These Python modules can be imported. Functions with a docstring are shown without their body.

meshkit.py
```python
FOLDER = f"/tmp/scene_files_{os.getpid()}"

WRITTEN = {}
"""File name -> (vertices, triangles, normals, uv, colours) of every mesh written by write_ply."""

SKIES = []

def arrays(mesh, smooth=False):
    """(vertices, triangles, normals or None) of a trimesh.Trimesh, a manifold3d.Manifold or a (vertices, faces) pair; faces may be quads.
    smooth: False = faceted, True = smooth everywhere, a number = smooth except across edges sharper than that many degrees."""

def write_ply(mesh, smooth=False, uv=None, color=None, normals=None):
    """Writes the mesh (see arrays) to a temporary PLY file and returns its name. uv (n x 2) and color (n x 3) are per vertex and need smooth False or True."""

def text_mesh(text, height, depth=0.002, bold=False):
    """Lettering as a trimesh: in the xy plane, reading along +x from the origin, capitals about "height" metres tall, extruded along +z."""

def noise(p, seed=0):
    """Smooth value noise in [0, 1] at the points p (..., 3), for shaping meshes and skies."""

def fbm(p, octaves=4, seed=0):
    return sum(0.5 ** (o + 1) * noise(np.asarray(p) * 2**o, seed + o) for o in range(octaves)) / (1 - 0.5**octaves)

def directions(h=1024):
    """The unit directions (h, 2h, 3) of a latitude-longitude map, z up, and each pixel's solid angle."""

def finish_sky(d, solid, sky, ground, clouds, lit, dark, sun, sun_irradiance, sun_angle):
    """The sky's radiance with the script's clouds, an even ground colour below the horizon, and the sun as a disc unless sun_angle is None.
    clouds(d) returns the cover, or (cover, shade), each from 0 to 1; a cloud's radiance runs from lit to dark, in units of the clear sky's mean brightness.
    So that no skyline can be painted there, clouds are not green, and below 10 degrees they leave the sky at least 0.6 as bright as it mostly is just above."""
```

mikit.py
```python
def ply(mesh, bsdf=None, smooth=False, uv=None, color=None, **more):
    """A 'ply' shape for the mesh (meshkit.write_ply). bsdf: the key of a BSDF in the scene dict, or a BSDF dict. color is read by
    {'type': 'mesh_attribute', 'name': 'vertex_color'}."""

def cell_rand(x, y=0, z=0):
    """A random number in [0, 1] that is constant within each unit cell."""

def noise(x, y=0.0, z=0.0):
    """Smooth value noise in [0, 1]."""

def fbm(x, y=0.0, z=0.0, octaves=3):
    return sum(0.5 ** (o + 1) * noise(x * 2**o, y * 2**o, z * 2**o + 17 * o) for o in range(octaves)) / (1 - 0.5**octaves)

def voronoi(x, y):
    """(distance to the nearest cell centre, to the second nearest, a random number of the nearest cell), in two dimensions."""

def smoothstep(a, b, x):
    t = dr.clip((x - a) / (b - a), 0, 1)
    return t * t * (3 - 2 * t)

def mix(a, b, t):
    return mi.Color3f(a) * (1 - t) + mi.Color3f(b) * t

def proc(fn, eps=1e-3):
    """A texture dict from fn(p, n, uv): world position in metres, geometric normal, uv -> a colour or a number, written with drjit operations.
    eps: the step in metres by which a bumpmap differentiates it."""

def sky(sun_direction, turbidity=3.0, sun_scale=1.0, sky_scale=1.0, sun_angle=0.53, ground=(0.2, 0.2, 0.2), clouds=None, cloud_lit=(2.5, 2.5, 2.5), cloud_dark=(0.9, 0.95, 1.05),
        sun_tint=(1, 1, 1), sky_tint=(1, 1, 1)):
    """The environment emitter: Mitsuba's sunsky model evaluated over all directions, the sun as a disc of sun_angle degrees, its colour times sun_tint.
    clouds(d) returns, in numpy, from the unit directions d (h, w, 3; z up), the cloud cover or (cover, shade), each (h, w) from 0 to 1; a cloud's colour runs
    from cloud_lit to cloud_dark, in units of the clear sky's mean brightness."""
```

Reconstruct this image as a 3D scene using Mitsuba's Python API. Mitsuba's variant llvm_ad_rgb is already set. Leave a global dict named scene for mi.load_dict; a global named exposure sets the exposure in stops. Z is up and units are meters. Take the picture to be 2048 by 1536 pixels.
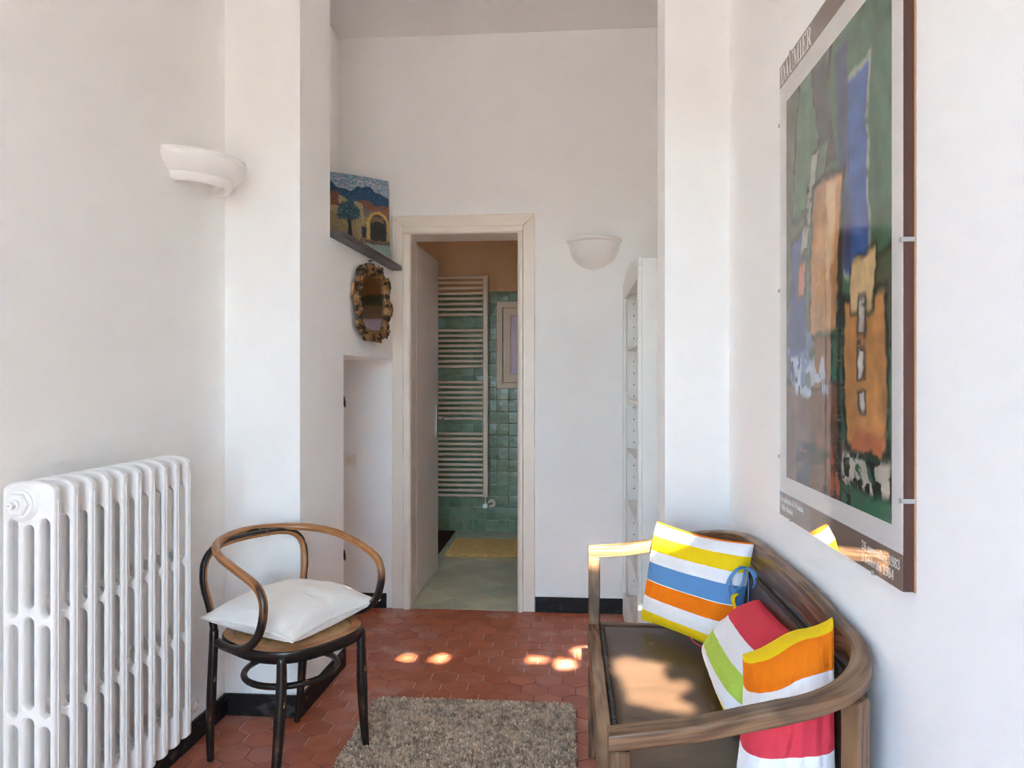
import math, random
import numpy as np, trimesh, manifold3d as m3
import drjit as dr
import mitsuba as mi
import shapely
from shapely.geometry import Polygon, box as sbox, Point
from shapely import affinity
import mikit, meshkit
from mikit import proc, noise, fbm, smoothstep, mix, cell_rand

T = mi.ScalarTransform4f
PI = math.pi
rng = np.random.default_rng(7)
random.seed(7)
scene, labels = {}, {}

# ------------------------------------------------------------------ camera, sky, sun, exposure
YAW = math.atan(113 / 1440.0)
scene['camera'] = {'type': 'perspective', 'fov_axis': 'x', 'fov': math.degrees(2 * math.atan(1024 / 1440.0)),
                   'near_clip': 0.02, 'far_clip': 200.0, 'principal_point_offset_y': 10 / 1536.0,
                   'to_world': T().look_at(origin=[0, 0, 1.32], target=[-math.sin(YAW), math.cos(YAW), 1.32], up=[0, 0, 1])}
SUN_AZ, SUN_TAN = -0.01, 0.74                      # dx/dy of the sunlight, and how steeply it falls
SUN = np.array([-SUN_AZ, -1.0, SUN_TAN]); SUN /= np.linalg.norm(SUN)
exposure = 5.74
scene['sky'] = mikit.sky(SUN.tolist(), turbidity=3.0, sun_scale=1.0, sun_tint=(0.90, 0.99, 1.10), sky_tint=(0.80, 1.03, 1.25), sky_scale=1.0, ground=(0.30, 0.27, 0.23),
                         clouds=lambda d: 0.55 * np.clip(meshkit.fbm(d * 2.2, 4, 3) * 2.4 - 0.7, 0, 1), cloud_lit=(1.50, 1.58, 1.72), cloud_dark=(1.05, 1.12, 1.25))

# ------------------------------------------------------------------ materials
def rgb(*c):
    return {'type': 'rgb', 'value': list(map(float, c))}

def pr(col, rough=0.5, metal=0.0, spec=0.5, **kw):
    return {'type': 'twosided', 'bsdf': {'type': 'principled', 'base_color': col if isinstance(col, dict) else rgb(*col), 'roughness': rough, 'metallic': metal, 'specular': spec, **kw}}

def bump(b, fn, scale, eps=1e-3):
    return {'type': 'twosided', 'bsdf': {'type': 'bumpmap', 'arbitrary': proc(fn, eps), 'scale': scale, 'bsdf': b['bsdf'] if b['type'] == 'twosided' else b}}

def plaster(c, warm):
    def fn(p, n, uv):
        t = fbm(p.x * 1.3 + p.y * 0.7, p.y * 1.1, p.z * 1.2)
        return mix(c, warm, smoothstep(0.25, 0.75, t) * 0.8)
    return fn

def plaster_h(p, n, uv):
    return fbm(p.x * 14, p.y * 14, p.z * 14) * 0.8 + noise(p.x * 90, p.y * 90, p.z * 90) * 0.1

M = scene
M['m_wall'] = bump(pr(proc(plaster((0.862, 0.851, 0.828), (0.848, 0.832, 0.804))), 0.75, spec=0.25), plaster_h, 0.004)
M['m_ceiling'] = pr((0.78, 0.765, 0.745), 0.9, spec=0.1)
M['m_bath_wall'] = pr((0.74, 0.47, 0.26), 0.9, spec=0.1)
M['m_black_base'] = pr(proc(lambda p, n, uv: mix((0.012, 0.010, 0.010), (0.055, 0.042, 0.038), smoothstep(0.55, 0.8, fbm(p.x * 22, p.y * 22, p.z * 30)))), 0.55, spec=0.25)
M['m_grout'] = pr(proc(lambda p, n, uv: mix((0.20, 0.10, 0.08), (0.62, 0.50, 0.46), smoothstep(0.42, 0.56, fbm(p.x * 2.6 + 3.1, p.y * 2.6, 0)))), 0.9, spec=0.1)

def tile_fn(a, b):
    def fn(p, n, uv):
        t = fbm(p.x * 9, p.y * 9, p.z)
        c = mix(a, b, smoothstep(0.3, 0.7, t))
        w = smoothstep(0.56, 0.74, fbm(p.x * 5 + 7, p.y * 7 + 2, 0)) * 0.38
        return c * (1 - w) + mi.Color3f(0.54, 0.36, 0.31) * w
    return fn
TER = [((0.420, 0.122, 0.062), (0.490, 0.152, 0.082)), ((0.450, 0.140, 0.074), (0.395, 0.115, 0.060)), ((0.470, 0.162, 0.100), (0.420, 0.138, 0.080)), ((0.395, 0.108, 0.056), (0.475, 0.140, 0.068))]
for i, (a, b) in enumerate(TER):
    M[f'm_terra_{i}'] = pr(proc(tile_fn(a, b)), 0.42, spec=0.45)
M['m_trim'] = pr((0.80, 0.705, 0.605), 0.38, spec=0.45)
M['m_door'] = pr((0.84, 0.75, 0.66), 0.45, spec=0.45)
M['m_radiator'] = pr((0.76, 0.755, 0.745), 0.34, spec=0.5)
M['m_towel'] = pr((0.82, 0.66, 0.50), 0.3, spec=0.5)
M['m_plaster_lamp'] = pr((0.84, 0.81, 0.775), 0.8, spec=0.2)
M['m_dark_hole'] = pr((0.03, 0.025, 0.02), 0.9)
M['m_shelf_white'] = pr((0.78, 0.76, 0.715), 0.45, spec=0.4)
M['m_slate'] = pr(proc(lambda p, n, uv: mix((0.045, 0.042, 0.042), (0.085, 0.08, 0.08), fbm(p.x * 30, p.y * 30, p.z * 30))), 0.35)
M['m_steel'] = pr((0.62, 0.61, 0.59), 0.28, metal=1.0)
M['m_clip'] = pr((0.40, 0.39, 0.37), 0.5, metal=0.35)
M['m_iron'] = pr((0.03, 0.026, 0.024), 0.6, metal=0.4)
M['m_switch'] = pr((0.80, 0.775, 0.73), 0.35)
M['m_switch_key'] = pr((0.76, 0.68, 0.55), 0.35)

def bench_wood(p, n, uv):
    # uv.x runs round the piece, uv.y along it (metres)
    g = fbm(uv.x * 150, uv.y * 7, 1.5)
    g2 = noise(uv.x * 520, uv.y * 14, 4.0)
    ring = 0.5 + 0.5 * dr.sin((uv.x * 70 + fbm(uv.x * 16, uv.y * 3.0, 2) * 9) * 2.2)
    c = mix((0.108, 0.052, 0.024), (0.225, 0.122, 0.060), smoothstep(0.25, 0.75, g * 0.65 + ring * 0.35))
    c = c * (0.70 + 0.45 * g2)
    sk = smoothstep(0.55, 0.66, fbm(uv.x * 95, uv.y * 3.2, 6.0)) * 0.6
    c = c * (1 - sk) + mi.Color3f(0.040, 0.022, 0.013) * sk
    dk = smoothstep(0.56, 0.74, fbm(p.x * 9, p.y * 7, p.z * 9))
    wr = smoothstep(0.50, 0.72, fbm(p.x * 6 + 5, p.y * 5, p.z * 6)) * dr.clip(n.z, 0, 1)
    c = c * (1 - 0.62 * dk) + mi.Color3f(0.035, 0.026, 0.02) * 0.62 * dk
    return c * (1 - 0.6 * wr) + mi.Color3f(0.36, 0.25, 0.155) * 0.6 * wr
M['m_bench_wood'] = pr(proc(bench_wood), 0.38, spec=0.5)
M['m_leather'] = bump(pr(proc(lambda p, n, uv: mix((0.048, 0.028, 0.018), (0.078, 0.047, 0.031), fbm(p.x * 7, p.y * 7, p.z * 7)) + mi.Color3f(0.05, 0.04, 0.034) * smoothstep(0.80, 0.9, noise(p.x * 38, p.y * 9, p.z * 20))), 0.38, spec=0.5),
                      lambda p, n, uv: fbm(p.x * 9, p.y * 26, p.z * 12), 0.006)
M['m_gimp'] = pr((0.045, 0.036, 0.030), 0.55)

def chair_wear(base):
    def fn(p, n, uv):
        chip = smoothstep(0.70, 0.74, fbm(uv.x * 9, uv.y * 38, 3.3)) * smoothstep(0.45, 0.6, noise(uv.x * 2, uv.y * 7, 9))
        t = base(p, n, uv)
        grain = fbm(uv.x * 16, uv.y * 10, 0.5)
        br = mix((0.245, 0.092, 0.026), (0.44, 0.200, 0.072), smoothstep(0.3, 0.7, grain))
        bk = mix((0.007, 0.006, 0.006), (0.018, 0.012, 0.010), grain)
        c = bk * (1 - t) + br * t
        return c * (1 - 0.85 * chip) + mi.Color3f(0.42, 0.22, 0.085) * 0.85 * chip
    return fn
M['m_chair_rail'] = pr(proc(chair_wear(lambda p, n, uv: smoothstep(0.575, 0.665, p.z + 0.09 * (fbm(uv.x * 3, uv.y * 9, 2) - 0.5)) * (1 - 0.9 * smoothstep(0.60, 0.7, fbm(uv.x * 2.5, uv.y * 5, 6))))), 0.3, spec=0.6)
M['m_chair_hoop'] = pr(proc(chair_wear(lambda p, n, uv: smoothstep(0.74, 0.82, 0.5 + 0.5 * dr.cos(2 * PI * uv.x) * smoothstep(0.44, 0.56, p.z) + 0.05 * (fbm(uv.x * 3, uv.y * 9, 2) - 0.5)))), 0.3, spec=0.6)
M['m_chair_black'] = pr(proc(chair_wear(lambda p, n, uv: 0.10 * smoothstep(0.62, 0.8, fbm(uv.x * 2, uv.y * 6, 4)))), 0.28, spec=0.6)
M['m_chair_rim'] = pr(proc(chair_wear(lambda p, n, uv: smoothstep(0.5, 0.9, n.z))), 0.3, spec=0.6)

def cane(p, n, uv):
    a, b = uv.x * 95, uv.y * 95
    s = dr.maximum(dr.abs(dr.sin(a * PI)), dr.abs(dr.sin(b * PI)))
    d = dr.maximum(dr.abs(dr.sin((a + b) * PI * 0.5)), dr.abs(dr.sin((a - b) * PI * 0.5)))
    hole = smoothstep(0.55, 0.8, 1 - 0.5 * (dr.abs(dr.cos(a * PI)) + dr.abs(dr.cos(b * PI)))) * smoothstep(0.3, 0.7, d)
    return mix((0.46, 0.27, 0.12), (0.10, 0.05, 0.022), hole) * (0.8 + 0.4 * noise(uv.x * 60, uv.y * 60, 0))
M['m_cane'] = pr(proc(cane), 0.5)

def linen(p, n, uv):
    st = smoothstep(0.62, 0.80, fbm(p.x * 8 + 2, p.y * 8, p.z * 8)) * 0.35
    return mix((0.80, 0.775, 0.745), (0.70, 0.63, 0.52), st)
M['m_white_linen'] = pr(proc(linen), 0.85, spec=0.15, sheen=0.3)

WHITE, YEL, BLU, ORA, GRN, RED, TEA = (0.80, 0.79, 0.80), (0.83, 0.58, 0.012), (0.115, 0.27, 0.52), (0.80, 0.185, 0.008), (0.44, 0.60, 0.085), (0.66, 0.05, 0.075), (0.30, 0.45, 0.44)
# stripe edges from the bottom seam to the top seam, one list per cushion; uv.y = cushion number + height
STRIPES = [[(0.0, YEL), (0.145, WHITE), (0.295, ORA), (0.447, WHITE), (0.455, BLU), (0.62, WHITE), (0.735, YEL), (0.875, WHITE), (0.985, ORA)],
           [(0.0, YEL), (0.055, WHITE), (0.20, GRN), (0.42, WHITE), (0.66, RED)],
           [(0.0, TEA), (0.16, WHITE), (0.34, RED), (0.575, WHITE), (0.76, ORA), (0.955, YEL)]]
def stripes(p, n, uv):
    v = uv.y
    c = mi.Color3f(0.8, 0.8, 0.8)
    for k, rows in enumerate(STRIPES):
        for e, col in rows:
            t = smoothstep(k * 2 + e - 0.003, k * 2 + e + 0.003, v)
            c = c * (1 - t) + mi.Color3f(col) * t
    return c * (0.93 + 0.10 * fbm(uv.x * 60, uv.y * 60, 0.3) + 0.03 * noise(uv.x * 420, uv.y * 420, 0))
M['m_stripes'] = pr(proc(stripes), 0.85, spec=0.15, sheen=0.25)
M['m_tie_blue'] = pr(BLU, 0.85, spec=0.15)
M['m_tie_yellow'] = pr(YEL, 0.85, spec=0.15)
M['m_thread_red'] = pr((0.6, 0.04, 0.05), 0.8)

VC = {'type': 'mesh_attribute', 'name': 'vertex_color'}
M['m_pile'] = pr(VC, 0.95, spec=0.05)
M['m_rug_base'] = pr((0.26, 0.19, 0.13), 0.95, spec=0.05)
M['m_mat_base'] = pr((0.35, 0.23, 0.06), 0.95, spec=0.05)
M['m_dark_mat'] = pr((0.060, 0.036, 0.024), 0.9, spec=0.1)
GL = [(0.200, 0.290, 0.178), (0.215, 0.300, 0.190), (0.165, 0.255, 0.160), (0.205, 0.270, 0.160)]
for i, c in enumerate(GL):
    M[f'm_glaze_{i}'] = bump(pr(proc((lambda c: lambda p, n, uv: mi.Color3f(c) * (0.75 + 0.5 * fbm(p.x * 21, p.y * 21, p.z * 21)))(c)), 0.22, spec=0.4), lambda p, n, uv: fbm(p.x * 15, p.y * 15, p.z * 15), 0.003)
M['m_bath_grout'] = pr((0.50, 0.40, 0.31), 0.9, spec=0.1)
for i, c in enumerate([(0.58, 0.60, 0.44), (0.53, 0.57, 0.42), (0.61, 0.62, 0.46)]):
    M[f'm_bath_floor_{i}'] = pr(proc((lambda c: lambda p, n, uv: mi.Color3f(c) * (0.82 + 0.36 * fbm(p.x * 8, p.y * 8, p.z * 8)))(c)), 0.32, spec=0.5)
M['m_window_wood'] = pr((0.78, 0.61, 0.45), 0.45)
M['m_frost'] = {'type': 'principledthin', 'base_color': rgb(0.75, 0.70, 0.76), 'roughness': 0.5, 'diff_trans': 1.0}
M['m_mirror'] = pr((0.80, 0.80, 0.79), 0.03, metal=1.0)
M['m_gilt'] = pr(proc(lambda p, n, uv: mix((0.034, 0.021, 0.011), (0.27, 0.140, 0.050), smoothstep(0.40, 0.60, fbm(p.x * 44, p.y * 44, p.z * 44)))), 0.45, metal=0.25)
M['m_raw_wood'] = pr((0.42, 0.22, 0.10), 0.7)
M['m_poster_panel'] = pr(proc(lambda p, n, uv: mix((0.052, 0.020, 0.014), (0.105, 0.042, 0.030), fbm(p.x * 40, p.y * 40, p.z * 5))), 0.35)
M['m_glass'] = {'type': 'thindielectric', 'int_ior': 1.5}
M['m_letter'] = pr((0.80, 0.76, 0.72), 0.7, spec=0.1)

def blob(x, y, cx, cy, rx, ry, rot=0.0, soft=0.16):
    c, s = math.cos(rot), math.sin(rot)
    a, b = (x - cx) * c + (y - cy) * s, (y - cy) * c - (x - cx) * s
    d = dr.sqrt(dr.square(a / rx) + dr.square(b / ry))
    return 1 - smoothstep(1 - soft, 1 + soft, d)

def slab(x, y, x0, x1, y0, y1, sh=0.0, soft=0.012):
    xs = x - sh * (y - y0)
    return smoothstep(x0 - soft, x0 + soft, xs) * (1 - smoothstep(x1 - soft, x1 + soft, xs)) * smoothstep(y0 - soft, y0 + soft, y) * (1 - smoothstep(y1 - soft, y1 + soft, y))

def poster_fn(p, n, uv):
    # uv in metres from the poster's lower left corner as one reads it (0.728 wide, 1.218 high)
    x0, y0 = uv.x, uv.y
    cream, taupe = mi.Color3f(0.74, 0.715, 0.685), mi.Color3f(0.230, 0.165, 0.128)
    wx = 0.03 * (fbm(x0 * 11, y0 * 8, 1.0) - 0.5) + 0.008 * (noise(x0 * 90, y0 * 60, 2) - 0.5)
    wy = 0.05 * (fbm(x0 * 8, y0 * 11, 5.0) - 0.5) + 0.008 * (noise(x0 * 60, y0 * 90, 7) - 0.5)
    x, y = (x0 - 0.055) / 0.63 + wx * 1.5, (y0 - 0.108) / 0.995 + wy
    br = fbm(x0 * 26, y0 * 15, 3.0, 4)
    br2 = fbm(x0 * 14, y0 * 34, 8.0, 4)
    def put(c, col, m, k=1.0):
        m = m * k
        return c * (1 - m) + mi.Color3f(col) * m
    k = 0.010
    def box_(x0_, x1_, y0_, y1_, sh=0.0, out=0.0):
        return slab(x, y, x0_ - out, x1_ + out, y0_ - out * .7, y1_ + out * .7, sh, k)
    def patch(c, col, x0_, x1_, y0_, y1_, sh=0.0, dark=0.016, m=1.0, rim=None):
        if dark: c = put(c, rim or (0.016, 0.020, 0.018), box_(x0_, x1_, y0_, y1_, sh, dark) * smoothstep(0.22, 0.42, br2))
        return put(c, col, box_(x0_, x1_, y0_, y1_, sh) * m)
    c = mix((0.060, 0.085, 0.048), (0.105, 0.125, 0.070), br)
    c = put(c, (0.045, 0.150, 0.085), smoothstep(0.40, 0.46, x + 0.10 * (y - 0.5)))
    c = patch(c, (0.080, 0.225, 0.125), .10, .40, .68, 1.2, .30, .030)
    c = patch(c, (0.045, 0.060, 0.060), .42, .56, .74, 1.0, -.35, .012)
    c = patch(c, (0.016, 0.115, 0.330), .66, .83, .49, .88, .02, .014, rim=(.36, .38, .30))
    c = patch(c, (0.024, 0.055, 0.150), .60, .70, .50, .97, -.06, 0, m=.9)
    c = patch(c, (0.030, 0.070, 0.235), .05, .22, .27, .62, .10, .012)
    c = patch(c, (0.34, 0.38, 0.32), .19, .27, .58, .84, .65, .012, m=smoothstep(0.40, 0.52, br2))
    c = patch(c, (0.060, 0.150, 0.080), .27, .37, .56, .80, .60, .012)
    c = patch(c, (0.56, 0.300, 0.135), .30, .57, .36, .70, .14, .024)
    c = patch(c, (0.66, 0.450, 0.250), .45, .54, .47, .69, .16, 0, m=smoothstep(0.38, 0.5, br))
    c = patch(c, (0.52, 0.250, 0.055), .34, .44, .37, .53, .24, 0, m=smoothstep(0.42, 0.5, br2))
    c = patch(c, (0.26, 0.130, 0.070), .36, .52, .24, .35, .05, .014)
    c = patch(c, (0.065, 0.095, 0.050), .84, 1.2, .33, .50, -.2, .014)
    c = patch(c, (0.165, 0.072, 0.040), -.1, .58, -.1, .24, .12, .010)
    c = patch(c, (0.54, 0.260, 0.090), .67, .97, .12, .43, -.08, .024)
    c = patch(c, (0.62, 0.450, 0.230), .70, .87, .40, .52, .12, .014)
    c = patch(c, (0.56, 0.520, 0.470), .77, .81, .20, .43, .03, .014, m=smoothstep(0.36, 0.48, br2))
    c = patch(c, (0.45, 0.145, 0.065), .70, .94, .10, .16, .3, 0, m=smoothstep(0.45, 0.55, br))
    c = patch(c, (0.44, 0.520, 0.620), .12, .50, .22, .31, -.6, 0, m=smoothstep(0.47, 0.54, fbm(x0 * 30, y0 * 30, 2.2, 4)))
    c = patch(c, (0.16, 0.260, 0.440), .08, .38, .24, .37, -.6, 0, m=smoothstep(0.52, 0.58, fbm(x0 * 26, y0 * 24, 6.2, 4)))
    c = patch(c, (0.028, 0.026, 0.022), .10, .66, -.1, .10, .3, 0, m=smoothstep(0.44, 0.52, br2))
    c = patch(c, (0.38, 0.090, 0.042), .48, .60, .01, .11, .4, 0, m=smoothstep(0.42, 0.5, br))
    c = patch(c, (0.52, 0.480, 0.400), .62, 1.0, .04, .095, .0, .010, m=smoothstep(0.46, 0.53, fbm(x0 * 32, y0 * 32, 9.2, 4)))
    c = patch(c, (0.60, 0.215, 0.140), .16, .23, .47, .555, .3, .010)
    c = put(c, (0.014, 0.018, 0.017), slab(x, y, .575, .605, .05, .60, .06, k))
    c = c * (0.62 + 0.76 * br) * (0.80 + 0.4 * br2)
    e = 0.0012
    inside = smoothstep(0.061 - e, 0.061 + e, x0) * (1 - smoothstep(0.684 - e, 0.684 + e, x0)) * smoothstep(0.108 - e, 0.108 + e, y0) * (1 - smoothstep(1.103 - e, 1.103 + e, y0))
    c = cream * (1 - inside) + c * inside
    band = dr.maximum(smoothstep(1.158 - e, 1.158 + e, y0), 1 - smoothstep(0.0635 - e, 0.0635 + e, y0))
    return c * (1 - band) + taupe * band
M['m_poster'] = pr(proc(poster_fn), 0.6, spec=0.2)

def canvas_fn(p, n, uv):
    # a village view in oils, uv from 0 to 1
    x0, y0 = uv.x, uv.y
    x = x0 + 0.03 * (fbm(x0 * 16, y0 * 16, 1) - 0.5)
    y0 = dr.select(y0 < 0.61, 0.09 + (y0 - 0.27) * 1.03, 0.44 + (y0 - 0.61) * 1.41)
    y = y0 + 0.03 * (fbm(x0 * 16, y0 * 16, 4) - 0.5)
    d1, d2 = fbm(x0 * 55, y0 * 55, 2), fbm(x0 * 36, y0 * 70, 6)
    def put(c, col, m):
        return c * (1 - m) + mi.Color3f(col) * m
    def above(line, s=0.012):
        return smoothstep(-s, s, y - line)
    c = mix((0.36, 0.36, 0.40), (0.10, 0.22, 0.31), smoothstep(0.35, 0.62, d2 + 0.35 * (y - 0.9)))
    hill = 0.79 + 0.05 * dr.sin(x * 9.5 + 2.0) - 0.03 * x + 0.02 * dr.sin(x * 31)
    c = put(c, (0.018, 0.052, 0.110), 1 - above(hill))
    c = put(c, (0.030, 0.095, 0.15), (1 - above(hill)) * smoothstep(0.52, 0.68, d1))
    wall = 1 - above(0.665 - 0.55 * dr.abs(x - 0.12))
    c = put(c, (0.33, 0.25, 0.12), slab(x, y, 0.0, 0.30, 0.06, 0.66, 0, 0.01) * wall)
    c = put(c, (0.24, 0.18, 0.09), slab(x, y, 0.0, 0.46, 0.06, 0.38, 0, 0.02))
    c = put(c, (0.30, 0.24, 0.13), slab(x, y, 0.46, 0.60, 0.05, 0.56, -0.1, 0.015))
    c = put(c, (0.15, 0.13, 0.10), slab(x, y, 0.58, 1.2, 0.04, 0.47, 0, 0.015))
    c = put(c, (0.175, 0.062, 0.040), slab(x, y, 0.03, 0.16, 0.46, 0.69, 0, 0.012))
    c = put(c, (0.185, 0.070, 0.045), slab(x, y, 0.60, 0.80, 0.45, 0.595, -0.75, 0.012))
    c = put(c, (0.27, 0.095, 0.040), slab(x, y, 0.78, 1.2, 0.42, 0.545, -0.5, 0.012) * smoothstep(0.25, 0.55, d1))
    c = put(c, (0.30, 0.20, 0.075), slab(x, y, 0.46, 0.66, 0.08, 0.34, 0, 0.02) * smoothstep(0.3, 0.5, d2))
    arch = blob(x, y, 0.81, 0.275, 0.20, 0.165, 0, 0.06) * above(0.26) + slab(x, y, 0.61, 1.01, 0.08, 0.265, 0, 0.01)
    c = put(c, (0.44, 0.29, 0.075), dr.clip(arch, 0, 1))
    inn = blob(x, y, 0.81, 0.265, 0.145, 0.135, 0, 0.05) * above(0.255) + slab(x, y, 0.668, 0.952, 0.085, 0.262, 0, 0.008)
    c = put(c, (0.022, 0.035, 0.065), dr.clip(inn, 0, 1))
    c = put(c, (0.18, 0.11, 0.06), slab(x, y, 0.70, 0.90, 0.29, 0.375, 0, 0.015))
    gate = blob(x, y, 0.81, 0.25, 0.115, 0.075, 0, 0.05) * above(0.24) + slab(x, y, 0.695, 0.925, 0.09, 0.247, 0, 0.008)
    c = put(c, (0.026, 0.026, 0.022), dr.clip(gate, 0, 1))
    c = put(c, (0.018, 0.020, 0.058), slab(x, y, 0.525, 0.605, 0.10, 0.235, 0, 0.01))
    c = put(c, (0.020, 0.018, 0.018), slab(x, y, 0.31, 0.375, 0.02, 0.33, -0.06, 0.012))
    xx, yy = x0 + 0.12 * (d1 - 0.5), y0 + 0.10 * (d2 - 0.5)
    tree = dr.clip(blob(xx, yy, 0.31, 0.43, 0.165, 0.10, 0, 0.12) + blob(xx, yy, 0.24, 0.37, 0.12, 0.07, 0, 0.15) + blob(xx, yy, 0.40, 0.38, 0.11, 0.08, 0, 0.15) + blob(xx, yy, 0.30, 0.49, 0.09, 0.05, 0, 0.15), 0, 1)
    c = put(c, (0.012, 0.050, 0.095), tree)
    c = put(c, (0.07, 0.15, 0.10), tree * smoothstep(0.56, 0.7, d1))
    c = put(c, (0.12, 0.065, 0.035), slab(x, y, 0.50, 1.2, 0.035, 0.085, 0, 0.012) * smoothstep(0.3, 0.5, d1))
    c = put(c, (0.22, 0.30, 0.26), (1 - above(0.042)) * smoothstep(0.45, 0.55, x))
    return c * (0.55 + 0.9 * fbm(x0 * 90, y0 * 90, 3)) * 1.15
M['m_canvas'] = bump(pr(proc(canvas_fn), 0.45, spec=0.4), lambda p, n, uv: fbm(p.x * 160, p.y * 160, p.z * 160), 0.002)
M['m_canvas_edge'] = pr((0.23, 0.105, 0.045), 0.7)
M['m_terrace'] = pr((0.42, 0.40, 0.385), 0.9, spec=0.1)
M['m_bounce_wall'] = pr((0.76, 0.64, 0.51), 0.9, spec=0.1)
M['m_well'] = pr((0.14, 0.125, 0.14), 0.9, spec=0.1)
M['m_leaf'] = pr((0.07, 0.13, 0.04), 0.6, spec=0.3)
M['m_bark'] = pr((0.14, 0.10, 0.07), 0.9)

# ------------------------------------------------------------------ helpers
def numbered(key):
    if key not in scene and not any(k.startswith(key + '__') for k in USED.get(key, ())) and key not in USED:
        return key
    i = 1
    while f'{key}_{i:03d}' in USED or f'{key}_{i:03d}' in scene:
        i += 1
    return f'{key}_{i:03d}'
USED = {}

def thing(name, label=None, cat=None, group=None, kind=None):
    """Reserves a key for a thing that consists of parts."""
    key = numbered(name); USED[key] = ()
    d = {}
    if label: d['label'] = label
    if cat: d['category'] = cat
    if group: d['group'] = group
    if kind: d['kind'] = kind
    labels[key] = d
    return key

def part(parent, name, shape, label=None, kind=None):
    key = numbered(parent + '__' + name); USED[key] = ()
    scene[key] = shape
    if label or kind:
        labels[key] = {k: v for k, v in (('label', label), ('kind', kind)) if v}
    return key

def solo(name, shape, label, cat=None, group=None, kind=None):
    key = thing(name, label, cat, group, kind)
    scene[key] = shape
    return key

def P(mesh, bsdf, smooth=False, **k):
    return mikit.ply(mesh, bsdf, smooth=smooth, **k)

def moved(shape, to):
    return {**shape, 'to_world': to}

def hull(pts):
    return trimesh.convex.convex_hull(np.asarray(pts, float))

def cbox(x0, x1, y0, y1, z0, z1, b=0.0):
    if b <= 0:
        m = trimesh.creation.box(extents=(x1 - x0, y1 - y0, z1 - z0)); m.apply_translation(((x0 + x1) / 2, (y0 + y1) / 2, (z0 + z1) / 2)); return m
    pts = []
    for x, sx in ((x0, 1), (x1, -1)):
        for y, sy in ((y0, 1), (y1, -1)):
            for z, sz in ((z0, 1), (z1, -1)):
                pts += [(x, y + sy * b, z + sz * b), (x + sx * b, y, z + sz * b), (x + sx * b, y + sy * b, z)]
    return hull(pts)

def prism(poly, z0, z1):
    m = trimesh.creation.extrude_polygon(Polygon(poly) if not isinstance(poly, Polygon) else poly, z1 - z0, engine='earcut')
    m.apply_translation((0, 0, z0)); return m

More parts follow.
